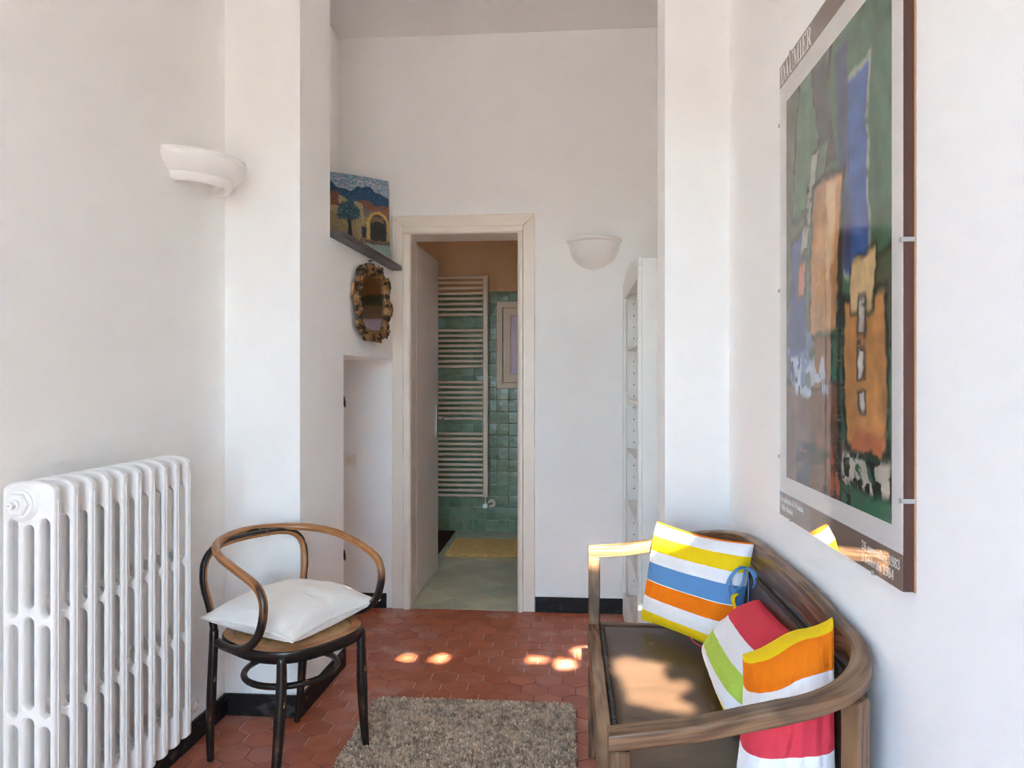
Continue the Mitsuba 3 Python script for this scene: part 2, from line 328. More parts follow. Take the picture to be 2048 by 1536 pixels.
def cat(*ms):
    return trimesh.util.concatenate([m for m in ms])

def ring_arr(poly):
    return [np.array(poly.exterior.coords)[:-1]] + [np.array(r.coords)[:-1] for r in poly.interiors]

def bevel_extrude(poly, h, rows):
    """Extrudes a polygon with holes; rows = [(inset, z), ...] from bottom to top: each ring moved inwards by inset."""
    poly = shapely.geometry.polygon.orient(poly, 1.0)
    rings = []
    for r in ring_arr(poly):
        keep = [r[0]]
        for p in r[1:]:
            if np.linalg.norm(p - keep[-1]) > 6e-4: keep.append(p)
        if np.linalg.norm(keep[-1] - keep[0]) < 6e-4: keep.pop()
        rings.append(np.array(keep))
    V, Fc, at = [], [], 0
    starts = []
    for r in rings:
        e = np.roll(r, -1, 0) - r; e /= np.linalg.norm(e, axis=1, keepdims=True) + 1e-12
        nrm = np.stack([-e[:, 1], e[:, 0]], 1)                       # inward for ccw exterior, into the material for cw holes
        nb = nrm + np.roll(nrm, 1, 0); nb /= np.maximum((nb * nrm).sum(1, keepdims=True), 0.3)
        n = len(r)
        for ins, z in rows:
            V.append(np.c_[r + nb * ins, np.full(n, z)])
        i = np.arange(n); j = (i + 1) % n
        for k in range(len(rows) - 1):
            a, b = at + k * n, at + (k + 1) * n
            Fc.append(np.c_[a + i, a + j, b + j]); Fc.append(np.c_[a + i, b + j, b + i])
        starts.append((at, n)); at += n * len(rows)
    V = np.vstack(V)
    for k, flip in ((0, True), (len(rows) - 1, False)):
        ids = np.concatenate([s + k * n + np.arange(n) for s, n in starts])
        loops = [V[s + k * n: s + (k + 1) * n, :2] for s, n in starts]
        t = np.asarray(m3.triangulate(loops))
        f = ids[t]
        Fc.append(f[:, ::-1] if flip else f)
    return trimesh.Trimesh(V, np.vstack(Fc), process=False)

def frame(path, closed=False, up=None):
    p = np.asarray(path, float)
    if closed:
        t = np.roll(p, -1, 0) - np.roll(p, 1, 0)
    else:
        t = np.gradient(p, axis=0)
    t /= np.linalg.norm(t, axis=1, keepdims=True)
    if up is not None:
        u = np.broadcast_to(np.asarray(up, float), p.shape)
        s = np.cross(t, u); s /= np.linalg.norm(s, axis=1, keepdims=True)
        return t, s, np.cross(s, t)
    a = np.cross(t[0], [0, 0, 1.0] if abs(t[0][2]) < 0.9 else [1.0, 0, 0]); a /= np.linalg.norm(a)
    S = [a]
    for i in range(1, len(p)):
        b = S[-1] - t[i] * (S[-1] @ t[i]); S.append(b / np.linalg.norm(b))
    S = np.array(S)
    return t, S, np.cross(S, t)

def tube(path, r, sides=12, closed=False, ref=None, caps=True, flat=1.0):
    """(mesh, uv): uv.x = angle / 2 pi, measured from ref if given; uv.y = length in metres."""
    p = np.asarray(path, float); n = len(p)
    t, s, u = frame(p, closed)
    if ref is not None:
        rr = np.asarray(ref, float) - p if np.ndim(ref) == 1 else np.asarray(ref)
        rr = rr - t * (rr * t).sum(1, keepdims=True); s = rr / np.linalg.norm(rr, axis=1, keepdims=True); u = np.cross(t, s)
    r = np.broadcast_to(r, (n,))
    ln = np.r_[0, np.cumsum(np.linalg.norm(np.diff(p, axis=0), axis=1))]
    if closed:
        p, s, u, r, ln = (np.concatenate([x, x[:1]]) for x in (p, s, u, r, ln)); ln[-1] = ln[-2] + np.linalg.norm(p[-1] - p[-2]); n += 1
    a = np.linspace(0, 2 * PI, sides + 1)
    V = p[:, None] + r[:, None, None] * (np.cos(a)[None, :, None] * s[:, None] + flat * np.sin(a)[None, :, None] * u[:, None])
    uv = np.stack(np.meshgrid(ln, a / (2 * PI), indexing='ij')[::-1], -1)
    i, j = np.meshgrid(np.arange(n - 1), np.arange(sides), indexing='ij')
    k = sides + 1
    q = np.stack([i * k + j, i * k + j + 1, (i + 1) * k + j + 1, (i + 1) * k + j], -1).reshape(-1, 4)
    V, uv = V.reshape(-1, 3), uv.reshape(-1, 2)
    F_ = np.vstack([q[:, [0, 1, 2]], q[:, [0, 2, 3]]])
    if caps and not closed:
        for e, o, sg in ((0, -1, 1), (n - 1, 1, -1)):
            ring = e * k + np.arange(sides)
            base = len(V)
            inner = p[e] + (V[ring] - p[e]) * 0.6 + o * t[e] * r[e] * 0.35
            tip = p[e] + o * t[e] * r[e] * 0.5
            V = np.vstack([V, inner, tip[None]])
            uv = np.vstack([uv, uv[ring], uv[ring[:1]]])
            m_ = np.arange(sides); m2 = (m_ + 1) % sides
            f1 = np.c_[ring[m_], base + m_, base + m2]; f2 = np.c_[ring[m_], base + m2, ring[m2]]; f3 = np.c_[base + m_, np.full(sides, base + sides), base + m2]
            ff = np.vstack([f1, f2, f3])
            F_ = np.vstack([F_, ff if sg > 0 else ff[:, ::-1]])
    return trimesh.Trimesh(V, F_, process=False), uv

def ptube(path, r, bsdf, **k):
    m, uv = tube(path, r, **k)
    if np.cross(m.vertices[m.faces[:, 1]] - m.vertices[m.faces[:, 0]], m.vertices[m.faces[:, 2]] - m.vertices[m.faces[:, 0]]).shape[0] and m.volume < 0:
        m = trimesh.Trimesh(m.vertices, m.faces[:, ::-1], process=False)
    return P(m, bsdf, True, uv=uv)

def spline(pts, n, closed=False):
    from scipy.interpolate import CubicSpline
    p = np.asarray(pts, float)
    if closed:
        p = np.vstack([p, p[:1]])
        s = CubicSpline(np.linspace(0, 1, len(p)), p, bc_type='periodic'); return s(np.linspace(0, 1, n, endpoint=False))
    s = CubicSpline(np.linspace(0, 1, len(p)), p); return s(np.linspace(0, 1, n))

def wood_box(x0, x1, y0, y1, z0, z1, b=0.003, axis=2):
    """A chamfered piece of timber with uv.y along its grain; the vertices are split so that the uv stays straight."""
    m = cbox(x0, x1, y0, y1, z0, z1, b)
    return wood_uv(m, axis)

def wood_uv(m, axis=2, bsdf='m_bench_wood'):
    v = m.vertices[m.faces].reshape(-1, 3); f = np.arange(len(v)).reshape(-1, 3)
    o = [k for k in range(3) if k != axis]
    uv = np.c_[v[:, o[0]] + 0.83 * v[:, o[1]], v[:, axis]]
    return P(trimesh.Trimesh(v, f, process=False), bsdf, False, uv=uv)

def lathe(profile, n=32, a0=0.0, a1=2 * PI, sx=1.0, sy=1.0):
    """Revolves (r, z) points about z."""
    pr_ = np.asarray(profile, float); full = abs(a1 - a0 - 2 * PI) < 1e-6
    a = np.linspace(a0, a1, n + 1)
    V = np.stack([np.stack([r * np.cos(a) * sx, r * np.sin(a) * sy, np.full(n + 1, z)], 1) for r, z in pr_])
    k = n + 1
    i, j = np.meshgrid(np.arange(len(pr_) - 1), np.arange(n), indexing='ij')
    q = np.stack([i * k + j, i * k + j + 1, (i + 1) * k + j + 1, (i + 1) * k + j], -1).reshape(-1, 4)
    return trimesh.Trimesh(V.reshape(-1, 3), np.vstack([q[:, [0, 1, 2]], q[:, [0, 2, 3]]]), process=False)

def glyphs(text, height, squeeze=1.0, depth=0.0004, bold=False):
    """Serif lettering in the xy plane, from the system's maths face (roman bold letters), squeezed sideways."""
    import glob
    from PIL import Image, ImageDraw, ImageFont
    path = glob.glob('/opt/blender-*/*/datafiles/fonts/NotoSansMath-Regular.woff2')
    def conv(ch):
        if not path: return ch
        if 'A' <= ch <= 'Z': return chr(0x1D400 + ord(ch) - 65)
        if 'a' <= ch <= 'z': return chr(0x1D41A + ord(ch) - 97)
        if '0' <= ch <= '9': return chr(0x1D7CE + ord(ch) - 48)
        return ch
    if not path: path = glob.glob('/opt/blender-*/*/datafiles/fonts/Inter.woff2')
    font = ImageFont.truetype(path[0], 96)
    t = ''.join(conv(c) for c in text)
    x0, y0, x1, y1 = font.getbbox(t, anchor='ls')
    im = Image.new('L', (int(x1 - x0) + 8, int(y1 - y0) + 8))
    ImageDraw.Draw(im).text((4 - x0, 4 - y0), t, 255, font, anchor='ls')
    on = np.pad(np.asarray(im) > 127, ((0, 0), (1, 1))).astype(np.int8)
    rows, st = np.nonzero(np.diff(on, axis=1) == 1); en = np.nonzero(np.diff(on, axis=1) == -1)[1]
    shp = shapely.union_all(shapely.box(st, -rows - 1, en, -rows)).buffer(0.5).buffer(-0.5).simplify(0.5)
    s = height / 64.0
    shp = affinity.affine_transform(shp, [s * squeeze, 0, 0, s, -4 * s * squeeze, (4 - y0) * s])
    return cat(*[trimesh.creation.extrude_polygon(g, depth, engine='earcut') for g in getattr(shp, 'geoms', [shp])])

def xf(m, R=None, t=(0, 0, 0)):
    m = m.copy(); A = np.eye(4)
    if R is not None: A[:3, :3] = R
    A[:3, 3] = t; m.apply_transform(A); return m

def rotz(a):
    c, s = math.cos(a), math.sin(a); return np.array([[c, -s, 0], [s, c, 0], [0, 0, 1.0]])

# ------------------------------------------------------------------ the setting
XR, YB, ZC = 0.597, 4.085, 3.29                 # right wall, back wall, ceiling
YF = -0.35                                        # the wall with the garden door, behind the camera
lx = lambda y: -1.35 + 0.026 * (y - 2.73)         # left wall
nx = lambda y: -1.046 + 0.030 * (y - 2.74)        # side of the left pier and the low wall beyond it
def struct(name, mesh, bsdf, label, cat='wall', smooth=False):
    return solo(name, P(mesh, bsdf, smooth), label, cat, kind='structure')

struct('wall_left', prism([(lx(YF - .2), YF - .2), (lx(2.74), 2.74), (lx(2.74) - .25, 2.74), (lx(YF - .2) - .25, YF - .2)], 0, ZC), 'm_wall', 'white plaster wall behind the cast iron radiator')
struct('wall_left_pier', bevel_extrude(Polygon([(-1.62, 2.74), (nx(2.74), 2.74), (nx(3.066), 3.066), (-1.62, 3.066)]), ZC, [(0, 0), (0, ZC)]), 'm_wall', 'white plaster pier behind the bentwood armchair')
YZ = Polygon([(3.066, 0), (3.239, 0), (3.239, 1.431), (YB, 1.431), (YB, 1.94), (3.066, 1.94)])
lw = bevel_extrude(YZ, 1, [(0, 0), (0, 1)])
v = lw.vertices.copy(); yy = v[:, 0]; lw.vertices = np.c_[np.where(v[:, 2] > .5, nx(yy), -1.33), yy, v[:, 1]]
lw.faces = lw.faces if lw.volume > 0 else lw.faces[:, ::-1]
struct('wall_left_niche', lw, 'm_wall', 'low white wall with a doorless recess under the slate ledge')
struct('wall_left_alcove', cbox(-1.62, -1.325, 3.066, YB + .15, 0, ZC), 'm_wall', 'white wall deep inside the alcove above the slate ledge')
bw = Polygon([(-1.7, 0), (-.94, 0), (-.94, 2.19), (-.26, 2.19), (-.26, 0), (1.85, 0), (1.85, ZC), (-1.7, ZC)])
b = bevel_extrude(bw, .17, [(0, 0), (0, .17)]); b.vertices = np.c_[b.vertices[:, 0], YB + .17 - b.vertices[:, 2], b.vertices[:, 1]]
struct('wall_back', b, 'm_wall', 'white end wall with the bathroom doorway')
struct('wall_right', cbox(XR, XR + .25, YF - .2, YB, 0, ZC), 'm_wall', 'white plaster wall behind the bench and the poster')
struct('wall_right_pier', prism([(.361, 2.74), (.85, 2.74), (.85, 2.966), (.361, 2.966)], 0, ZC), 'm_wall', 'narrow white plaster pier between the bench and the bookcase')
# wall with the garden door, behind the camera
dw = Polygon([(-1.8, 0), (-.95, 0), (-.95, 3.17), (.43, 3.17), (.43, 0), (.9, 0), (.9, ZC), (-1.8, ZC)])
d_ = bevel_extrude(dw, .2, [(0, 0), (0, .2)]); d_.vertices = np.c_[d_.vertices[:, 0], YF - d_.vertices[:, 2], d_.vertices[:, 1]]
d_.faces = d_.faces if d_.volume > 0 else d_.faces[:, ::-1]
struct('wall_front', d_, 'm_wall', 'white wall with the open garden door behind the viewer')
struct('ceiling', cbox(-1.8, .9, YF - .2, YB + .1, ZC, ZC + .2), 'm_ceiling', 'plain white ceiling', 'ceiling')
fl = struct('floor', cbox(-1.7, .9, YF - .2, YB, -.15, -.0022), 'm_grout', 'red hexagonal terracotta tile floor', 'floor')

# hexagonal tiles: every tile in view is a part
W = 0.1155; RH = W * math.sqrt(3) / 2; HX0, HY0 = -0.143, 2.960
hexr = (W - 0.0032) / math.sqrt(3)
def hexpoly(r, cx=0, cy=0):
    return Polygon([(cx + r * math.sin(k * PI / 3), cy + r * math.cos(k * PI / 3)) for k in range(6)][::-1])
hx = bevel_extrude(hexpoly(hexr), 1, [(0, -.012), (0, -.0010), (.0012, 0)])
hex_sh = [P(hx, f'm_terra_{i}') for i in range(4)]
seen, rest = [], []
room = Polygon([(lx(YF), YF), (lx(2.74), 2.74), (nx(2.74), 2.74), (nx(3.239), 3.239), (-1.325, 3.239), (-1.325, YB), (XR, YB), (XR, 2.966), (.361, 2.966), (.361, 2.74), (XR, 2.74), (XR, YF)])
for r in range(-50, 16):
    for c in range(-16, 10):
        x = HX0 + W / 2 + W * c + (W / 2 if r % 2 else 0); y = HY0 + RH * r
        if not (-1.6 < x < .75 and YF - .1 < y < YB + .1): continue
        h_ = hexpoly(hexr, x, y)
        if not room.intersects(h_): continue
        u = 1024 + 1440 * ((x * math.cos(YAW) + y * math.sin(YAW)) / (y * math.cos(YAW) - x * math.sin(YAW)))
        hid = (y > 1.5 and -.70 < x < -.06 and y < 2.80) or (x > .22 and y < 2.7) or (x > .44)
        if y > 2.25 and 150 < u and not hid:
            seen.append((x, y, h_))
        else:
            rest.append((x, y, h_))
seen.sort(key=lambda s: s[1]); rest += seen[300:]; seen = seen[:300]
inner = room.buffer(-1e-4)
hr = random.Random(5)
for x, y, h_ in seen:
    dz = hr.uniform(-.0009, .0006); k = hr.randrange(4)
    if inner.contains(h_):
        part(fl, 'tile', moved(hex_sh[k], T().translate([x, y, dz]).rotate([hr.uniform(-1, 1), hr.uniform(-1, 1), 0], hr.uniform(0, .35))))
    else:
        g = h_.intersection(inner)
        g = max(g.geoms, key=lambda a: a.area) if hasattr(g, 'geoms') else g
        if g.area < 2e-4 or g.geom_type != 'Polygon': continue
        part(fl, 'tile', P(prism(Polygon(g.exterior.coords), -.012, dz), f'm_terra_{k}'))
rm = []
for x, y, h_ in rest:
    g = h_.intersection(inner); g = max(g.geoms, key=lambda a: a.area) if hasattr(g, 'geoms') else g
    if g.geom_type == 'Polygon' and g.area > 2e-4: rm.append(prism(Polygon(g.exterior.coords), -.012, hr.uniform(-.001, .0005)))
part(fl, 'tile_field', P(cat(*rm), 'm_terra_1'), kind='stuff')

cl_ = thing('door_2', 'added unseen white door leaf that holds back daylight behind the viewer', 'door', kind='structure')  # unseen leaf and transom, added to cut daylight on the right side
part(cl_, 'panel', P(cbox(.02, .428, YF - .12, YF - .08, .005, 2.10, .003), 'm_trim'))
part(cl_, 'transom', P(cbox(-.95, .43, YF - .13, YF - .07, 2.10, 2.15, .003), 'm_trim'))
# baseboards
def board(name, p0, p1, label, h=.085, th=.012):
    p0, p1 = np.array(p0), np.array(p1); d = p1 - p0; L = np.linalg.norm(d); d /= L
    m = cbox(0, L, 0, th, 0.001, h, .002)
    n = np.array([d[1], -d[0]])
    R = np.array([[d[0], n[0], 0], [d[1], n[1], 0], [0, 0, 1.0]])
    m = xf(m, R, (p0[0], p0[1], 0))
    if m.volume < 0: m.invert()
    struct(name, m, 'm_black_base', label, 'baseboard')
board('baseboard_left', (lx(YF), YF), (lx(2.74), 2.74), 'black skirting along the wall behind the radiator')
board('baseboard_left_pier', (lx(2.74) + .012, 2.74), (nx(2.74) + .012, 2.74), 'short black skirting on the pier face behind the armchair')
board('baseboard_left_niche', (nx(2.74), 2.74), (nx(3.239), 3.239), 'black skirting receding along the side of the left pier')
board('baseboard_back', (-1.325, YB), (-1.046, YB), 'short black skirting inside the recess left of the door casing')
board('baseboard_back_right', (-.188, YB), (.318, YB), 'black skirting between the door casing and the bookcase')
board('baseboard_right', (XR, 2.74), (XR, YF), 'black skirting under the bench')

# door casing and jambs
tr = thing('trim_1', 'cream wooden casing around the bathroom doorway', 'door casing', kind='structure')
def casing(pts, y0, y1, bev=.003):
    m = bevel_extrude(Polygon(pts).buffer(-.0009, join_style=2), 1, [(0, 0), (0, y1 - y0 - bev), (bev, y1 - y0)])
    m.vertices = np.c_[m.vertices[:, 0], y1 - m.vertices[:, 2], m.vertices[:, 1]]
    if m.volume < 0: m.invert()
    return P(m, 'm_trim')
XL0, XL1, XR0, XR1, ZT0, ZT1 = -1.012, -.944, -.258, -.190, 2.188, 2.257
part(tr, 'casing', casing([(XL0, 0), (XL1, 0), (XL1, ZT0), (XL0, ZT1)], YB - .016, YB))
part(tr, 'casing', casing([(XR0, 0), (XR1, 0), (XR1, ZT1), (XR0, ZT0)], YB - .016, YB))
part(tr, 'casing', casing([(XL0, ZT1), (XL1, ZT0), (XR0, ZT0), (XR1, ZT1)], YB - .016, YB))
def jamb(x0, x1, z0, z1, r=.016):
    pts = [(x0, YB + .18), (x0, YB - .02 + 0)]
    return pts
def round_jamb(side):
    # plan profile of the jamb with its rounded stop
    if side < 0: xa, xb = -.9425, -.901
    else: xa, xb = -.2595, -.289
    s = 1 if xb > xa else -1
    ang = np.linspace(PI / 2, 0, 7); rr = .020
    pts = [(xa, YB + .20), (xa, YB - .024)] + [(xb - s * rr + s * rr * math.cos(a), YB - .024 + rr - rr * math.sin(a)) for a in ang] + [(xb, YB + .09), (xb - s * .012, YB + .09), (xb - s * .012, YB + .20)]
    return Polygon(pts)
part(tr, 'jamb', P(prism(round_jamb(-1), 0, 2.147), 'm_trim', 35))
part(tr, 'jamb', P(prism(round_jamb(1), 0, 2.147), 'm_trim', 35))
hd = prism(Polygon([(0, 0)] + [(.040, .0)] + [(.040, .176)] + [(.030, .222)] + [(.012, .224)] + [(0, .224)]), 0, .685)
ang = np.linspace(0, PI / 2, 6)
hp = Polygon([(2.188, YB + .20), (2.188, YB - .024)] + [(2.147 + .02 - .02 * math.sin(a), YB - .024 + .02 - .02 * math.cos(a)) for a in ang] + [(2.147, YB + .20)])
hm = prism(hp, 0, .685); hm.vertices = np.c_[-.9435 + hm.vertices[:, 2], hm.vertices[:, 1], hm.vertices[:, 0]]
if hm.volume < 0: hm.invert()
part(tr, 'jamb', P(hm, 'm_trim', 35))

# door leaf, opened into the bathroom
dl = thing('door_1', 'plain grey-beige door leaf standing open into the bathroom', 'door', kind='structure')
DH, DW = 2.13, .625; A = math.atan2(4.895 - 4.262, -.891 + .909)
Rd = np.array([[math.cos(A), math.sin(A), 0], [math.sin(A), -math.cos(A), 0], [0, 0, 1.0]])
def door_local(m):                      # x along the leaf from the hinge, y towards the hall's right, z up
    m = xf(m, Rd, (-.910, 4.262, 0))
    if m.volume < 0: m.invert()
    return m
part(dl, 'panel', P(door_local(cbox(0, DW, -.04, 0, .012, DH, .002)), 'm_door'))
part(dl, 'handle_plate', P(door_local(cbox(DW - .078, DW - .032, 0, .010, .93, 1.145, .003)), 'm_steel'), 'long chrome handle plate')
lv = spline([(DW - .055, 0, 1.06), (DW - .055, .035, 1.06), (DW - .066, .052, 1.06), (DW - .10, .055, 1.06), (DW - .165, .055, 1.057)], 24)
mm, uv_ = tube(lv, .0085, 10); mm = door_local(mm)
part(dl, 'lever', P(mm, 'm_steel', 40), 'chrome lever handle')
for z_ in (.28, 1.05, 1.83):
    c_ = trimesh.creation.cylinder(radius=.007, height=.09, sections=12); c_.apply_translation((-.004, -.044, z_))
    part(dl, 'hinge', P(door_local(c_), 'm_steel', 40))

# ------------------------------------------------------------------ the bathroom
BY, BXL, BXR = 6.19, -1.75, 1.75
struct('wall_bathroom_left', cbox(BXL - .15, BXL, YB + .17, BY, 0, 2.9), 'm_bath_wall', 'tan bathroom wall hidden behind the open door')
struct('wall_bathroom_right', cbox(BXR, BXR + .15, YB + .17, BY, 0, 2.9), 'm_bath_wall', 'tan bathroom wall out of sight on the right')
struct('ceiling_bathroom', cbox(BXL - .1, BXR + .1, YB + .17, BY + .15, 2.9, 3.0), 'm_bath_wall', 'tan bathroom ceiling', 'ceiling')
WX0, WX1, WZ0, WZ1 = -.617, 1.35, 1.238, 1.986
bwp = Polygon([(BXL - .15, 0), (BXR + .15, 0), (BXR + .15, 2.9), (BXL - .15, 2.9)], [[(WX0 + .03, WZ0 + .03), (WX1 - .03, WZ0 + .03), (WX1 - .03, WZ1 - .03), (WX0 + .03, WZ1 - .03)]])
bm = bevel_extrude(bwp, .16, [(0, 0), (0, .16)]); bm.vertices = np.c_[bm.vertices[:, 0], BY + .16 - bm.vertices[:, 2], bm.vertices[:, 1]]
if bm.volume < 0: bm.invert()
bb = struct('wall_bathroom_back', bm, 'm_bath_wall', 'bathroom end wall, tan above green glazed tiles')
part(bb, 'grout', P(bevel_extrude(Polygon([(0, 0), (1, 0), (1, 1), (0, 1)]), 1, [(0, 0), (0, .001)]), 'm_bath_grout')) if False else None
TS = .1035
gb = Polygon([(BXL, 0.002), (BXR, .002), (BXR, TS * 20 + .005), (BXL, TS * 20 + .005)], [[(WX0 + .02, WZ0 + .02), (WX1 - .02, WZ0 + .02), (WX1 - .02, WZ1 - .02), (WX0 + .02, WZ1 - .02)]])
gm = bevel_extrude(gb, 1, [(0, 0), (0, .006)]); gm.vertices = np.c_[gm.vertices[:, 0], BY - gm.vertices[:, 2], gm.vertices[:, 1]]
if gm.volume < 0: gm.invert()
part(bb, 'grout', P(gm, 'm_bath_grout'))
tl = bevel_extrude(sbox(-.0502, -.0502, .0502, .0502), 1, [(0, 0), (0, .0035), (.0015, .0055), (.006, .0066)])
tl.vertices = np.c_[tl.vertices[:, 0], -tl.vertices[:, 2], tl.vertices[:, 1]]
if tl.volume < 0: tl.invert()
gl_sh = [P(tl, f'm_glaze_{i}', 25) for i in range(4)]
far = []
for i in range(-7, 27):
    for j in range(20):
        x, z = -1.028 + .1027 * (i + .5), .003 + TS * (j + .5)
        if x < BXL + .05 or x > BXR - .05: continue
        if WX0 - .03 < x < WX1 + .03 and WZ0 - .03 < z < WZ1 + .03: continue
        tw = T().translate([x, BY - .006, z]).rotate([1, 0, 0], hr.uniform(-1.1, 1.1)).rotate([0, 0, 1], hr.uniform(-1.1, 1.1))
        if -1.2 < x < -.22 or (x <= .1 and z > 1.9):
            part(bb, 'tile', moved(gl_sh[hr.randrange(4)], tw))
        else:
            far.append(xf(tl, None, (x, BY - .006, z)))
part(bb, 'tile_field', P(cat(*far), 'm_glaze_1', 25), kind='stuff')

M['m_floor_grout'] = pr((0.74, 0.72, 0.58), 0.9, spec=0.1)
bf = struct('floor_bathroom', cbox(BXL - .1, BXR + .1, YB, BY + .05, -.15, -.0015), 'm_floor_grout', 'pale green bathroom floor of diagonal tiles', 'floor')
S2 = .203
def sq_floor():
    n = 0
    area = sbox(BXL, YB + .003, BXR, BY - .006)
    for i in range(-14, 15):
        for j in range(-14, 15):
            cx, cy = -.55 + (i - j) * S2 / math.sqrt(2), 4.87 + (i + j) * S2 / math.sqrt(2)
            h = (S2 - .0045) / 2
            q = affinity.translate(affinity.rotate(sbox(-h, -h, h, h), 45), cx, cy).intersection(area)
            if q.is_empty or q.geom_type != 'Polygon' or q.area < 1e-3 or cx < -1.3 or cx > .35: continue
            m = bevel_extrude(Polygon(q.exterior.coords).simplify(1e-6), 1, [(0, -.01), (0, -.001), (.001, hr.uniform(-.0005, .0003))])
            part(bf, 'tile', P(m, f'm_bath_floor_{hr.randrange(3)}'))
sq_floor()

tw_ = thing('towel_radiator', 'tall beige ladder towel radiator on the green tiled bathroom wall', 'radiator')
for x in (-1.245, -.7035):
    part(tw_, 'post', P(cbox(x - .023, x + .023, 6.075, 6.115, .31, 2.205, .008), 'm_towel', 30))
bar, uvb = tube([(-.2505, 0, 0), (.2505, 0, 0)], .0125, 14, caps=False)
bsh = P(bar if bar.volume > 0 else trimesh.Trimesh(bar.vertices, bar.faces[:, ::-1], process=False), 'm_towel', True)
for a, b_, n in ((2.185, 1.868, 8), (1.734, 1.427, 8), (1.293, .983, 8), (.854, .329, 13)):
    for k in range(n):
        part(tw_, 'bar', moved(bsh, T().translate([-.974, 6.082, a + (b_ - a) * k / (n - 1)])))
vv = cat(trimesh.creation.cylinder(radius=.012, height=.07, sections=16), xf(trimesh.creation.cylinder(radius=.02, height=.05, sections=20), np.array([[1, 0, 0], [0, 0, -1], [0, 1.0, 0]]), (0, -.015, -.04)))
vv.apply_translation((-.7035, 6.095, .285))
part(tw_, 'valve', P(vv, 'm_steel', 40), 'small chrome valve at the foot')
fg = xf(trimesh.creation.cylinder(radius=.035, height=.008, sections=24), np.array([[1, 0, 0], [0, 0, -1], [0, 1.0, 0]]), (-.66, 6.1728, .25))
part(tw_, 'pipe_collar', P(fg, 'm_towel', 40))
pp, _ = tube(spline([(-.7035, 6.1, .245), (-.69, 6.12, .245), (-.665, 6.145, .248), (-.66, 6.169, .25)], 12), .009, 10)
part(tw_, 'pipe', P(pp, 'm_steel', 40))

wn = thing('window_1', 'beige wooden window with a frosted pane in the bathroom tiles', 'window', kind='structure')
def rect_frame(x0, x1, z0, z1, w, y0, y1, b=.004):
    pg = Polygon([(x0, z0), (x1, z0), (x1, z1), (x0, z1)], [[(x0 + w, z0 + w), (x1 - w, z0 + w), (x1 - w, z1 - w), (x0 + w, z1 - w)]])
    m = bevel_extrude(pg, 1, [(0, 0), (0, y1 - y0 - b), (b, y1 - y0)])
    m.vertices = np.c_[m.vertices[:, 0], y1 - m.vertices[:, 2], m.vertices[:, 1]]
    if m.volume < 0: m.invert()
    return m
part(wn, 'frame', P(rect_frame(WX0, WX1, WZ0, WZ1, .052, BY - .03, BY + .08), 'm_window_wood'))
sa = part(wn, 'sash', P(rect_frame(WX0 + .054, WX1 - .054, WZ0 + .054, WZ1 - .054, .066, BY - .012, BY + .045), 'm_window_wood'))
part(sa, 'pane', P(cbox(WX0 + .118, WX1 - .118, BY + .012, BY + .016, WZ0 + .118, WZ1 - .118), 'm_frost'))
part(sa, 'latch', P(cbox(WX0 + .19, WX0 + .25, BY - .024, BY - .013, WZ0 + .068, WZ0 + .080, .003), 'm_steel'))
struct('wall_light_well', cat(cbox(-2.2, 2.4, BY + .9, BY + 1.05, -1, 4.2), cbox(-2.2, 2.4, BY + .17, BY + .75, 4.0, 4.2)), 'm_well', 'wall of the light well outside the bathroom window')

def pile(poly, n, h, spread, cols, seed, z0=0.0, w=.0016, nseg=3):
    """Tufts of yarn over a polygon, as one mesh with a colour per vertex."""
    g = np.random.default_rng(seed); x0, y0, x1, y1 = poly.bounds
    pts = np.c_[g.uniform(x0, x1, n), g.uniform(y0, y1, n)]
    pts = pts[shapely.contains_xy(poly, pts[:, 0], pts[:, 1])]; n = len(pts)
    a = g.uniform(0, 2 * PI, n); d = np.stack([np.cos(a), np.sin(a)], 1)
    lean = g.uniform(.2, 1.0, n) * spread; hh = h * g.uniform(.65, 1.1, n)
    s = np.stack([-d[:, 1], d[:, 0]], 1)
    tw = g.uniform(-1, 1, (n, 2)); s = s + .6 * tw; s /= np.linalg.norm(s, axis=1, keepdims=True)
    V = []
    for k in range(nseg + 1):
        t = k / nseg
        c = np.c_[pts + d * (lean * t ** 1.6)[:, None], z0 + hh * (t - .25 * t * t * lean / spread)]
        ww = w * (1 - .35 * t)
        V += [c + np.c_[s * ww, np.zeros(n)], c - np.c_[s * ww, np.zeros(n)]]
    V = np.stack(V, 1).reshape(-1, 3)
    m = 2 * (nseg + 1); base = np.arange(n)[:, None] * m
    Fq = np.vstack([np.hstack([base + 2 * k, base + 2 * k + 1, base + 2 * k + 3, base + 2 * k + 2]) for k in range(nseg)])
    Fa = np.vstack([Fq[:, [0, 1, 2]], Fq[:, [0, 2, 3]]])
    t = g.uniform(0, 1, n) ** .9
    t = np.clip(.62 * t + .9 * (meshkit.noise(np.c_[pts * 85, np.zeros(n)], seed) - .3), 0, 1)
    col = np.asarray(cols[0])[None] * (1 - t[:, None]) + np.asarray(cols[1])[None] * t[:, None]
    return trimesh.Trimesh(V, Fa, process=False), np.repeat(col, m, 0)

mt = thing('bath_mat', 'shaggy mustard yellow bath mat on the green bathroom floor', 'mat')
mpoly = sbox(-.912, 5.285, -.16, 5.835)
part(mt, 'backing', P(prism(mpoly, .0, .008), 'm_mat_base'))
pm, pc = pile(mpoly, 30000, .022, .016, [(0.72, 0.48, 0.14), (0.96, 0.74, 0.36)], 3, .006, .0022, 2)
part(mt, 'pile', P(pm, 'm_pile', False, color=pc), kind='stuff')
solo('dark_mat', P(cbox(-1.68, -.975, 5.25, 6.165, .0, .010, .003), 'm_dark_mat'), 'flat dark brown mat on the bathroom floor left of the yellow mat', 'mat')

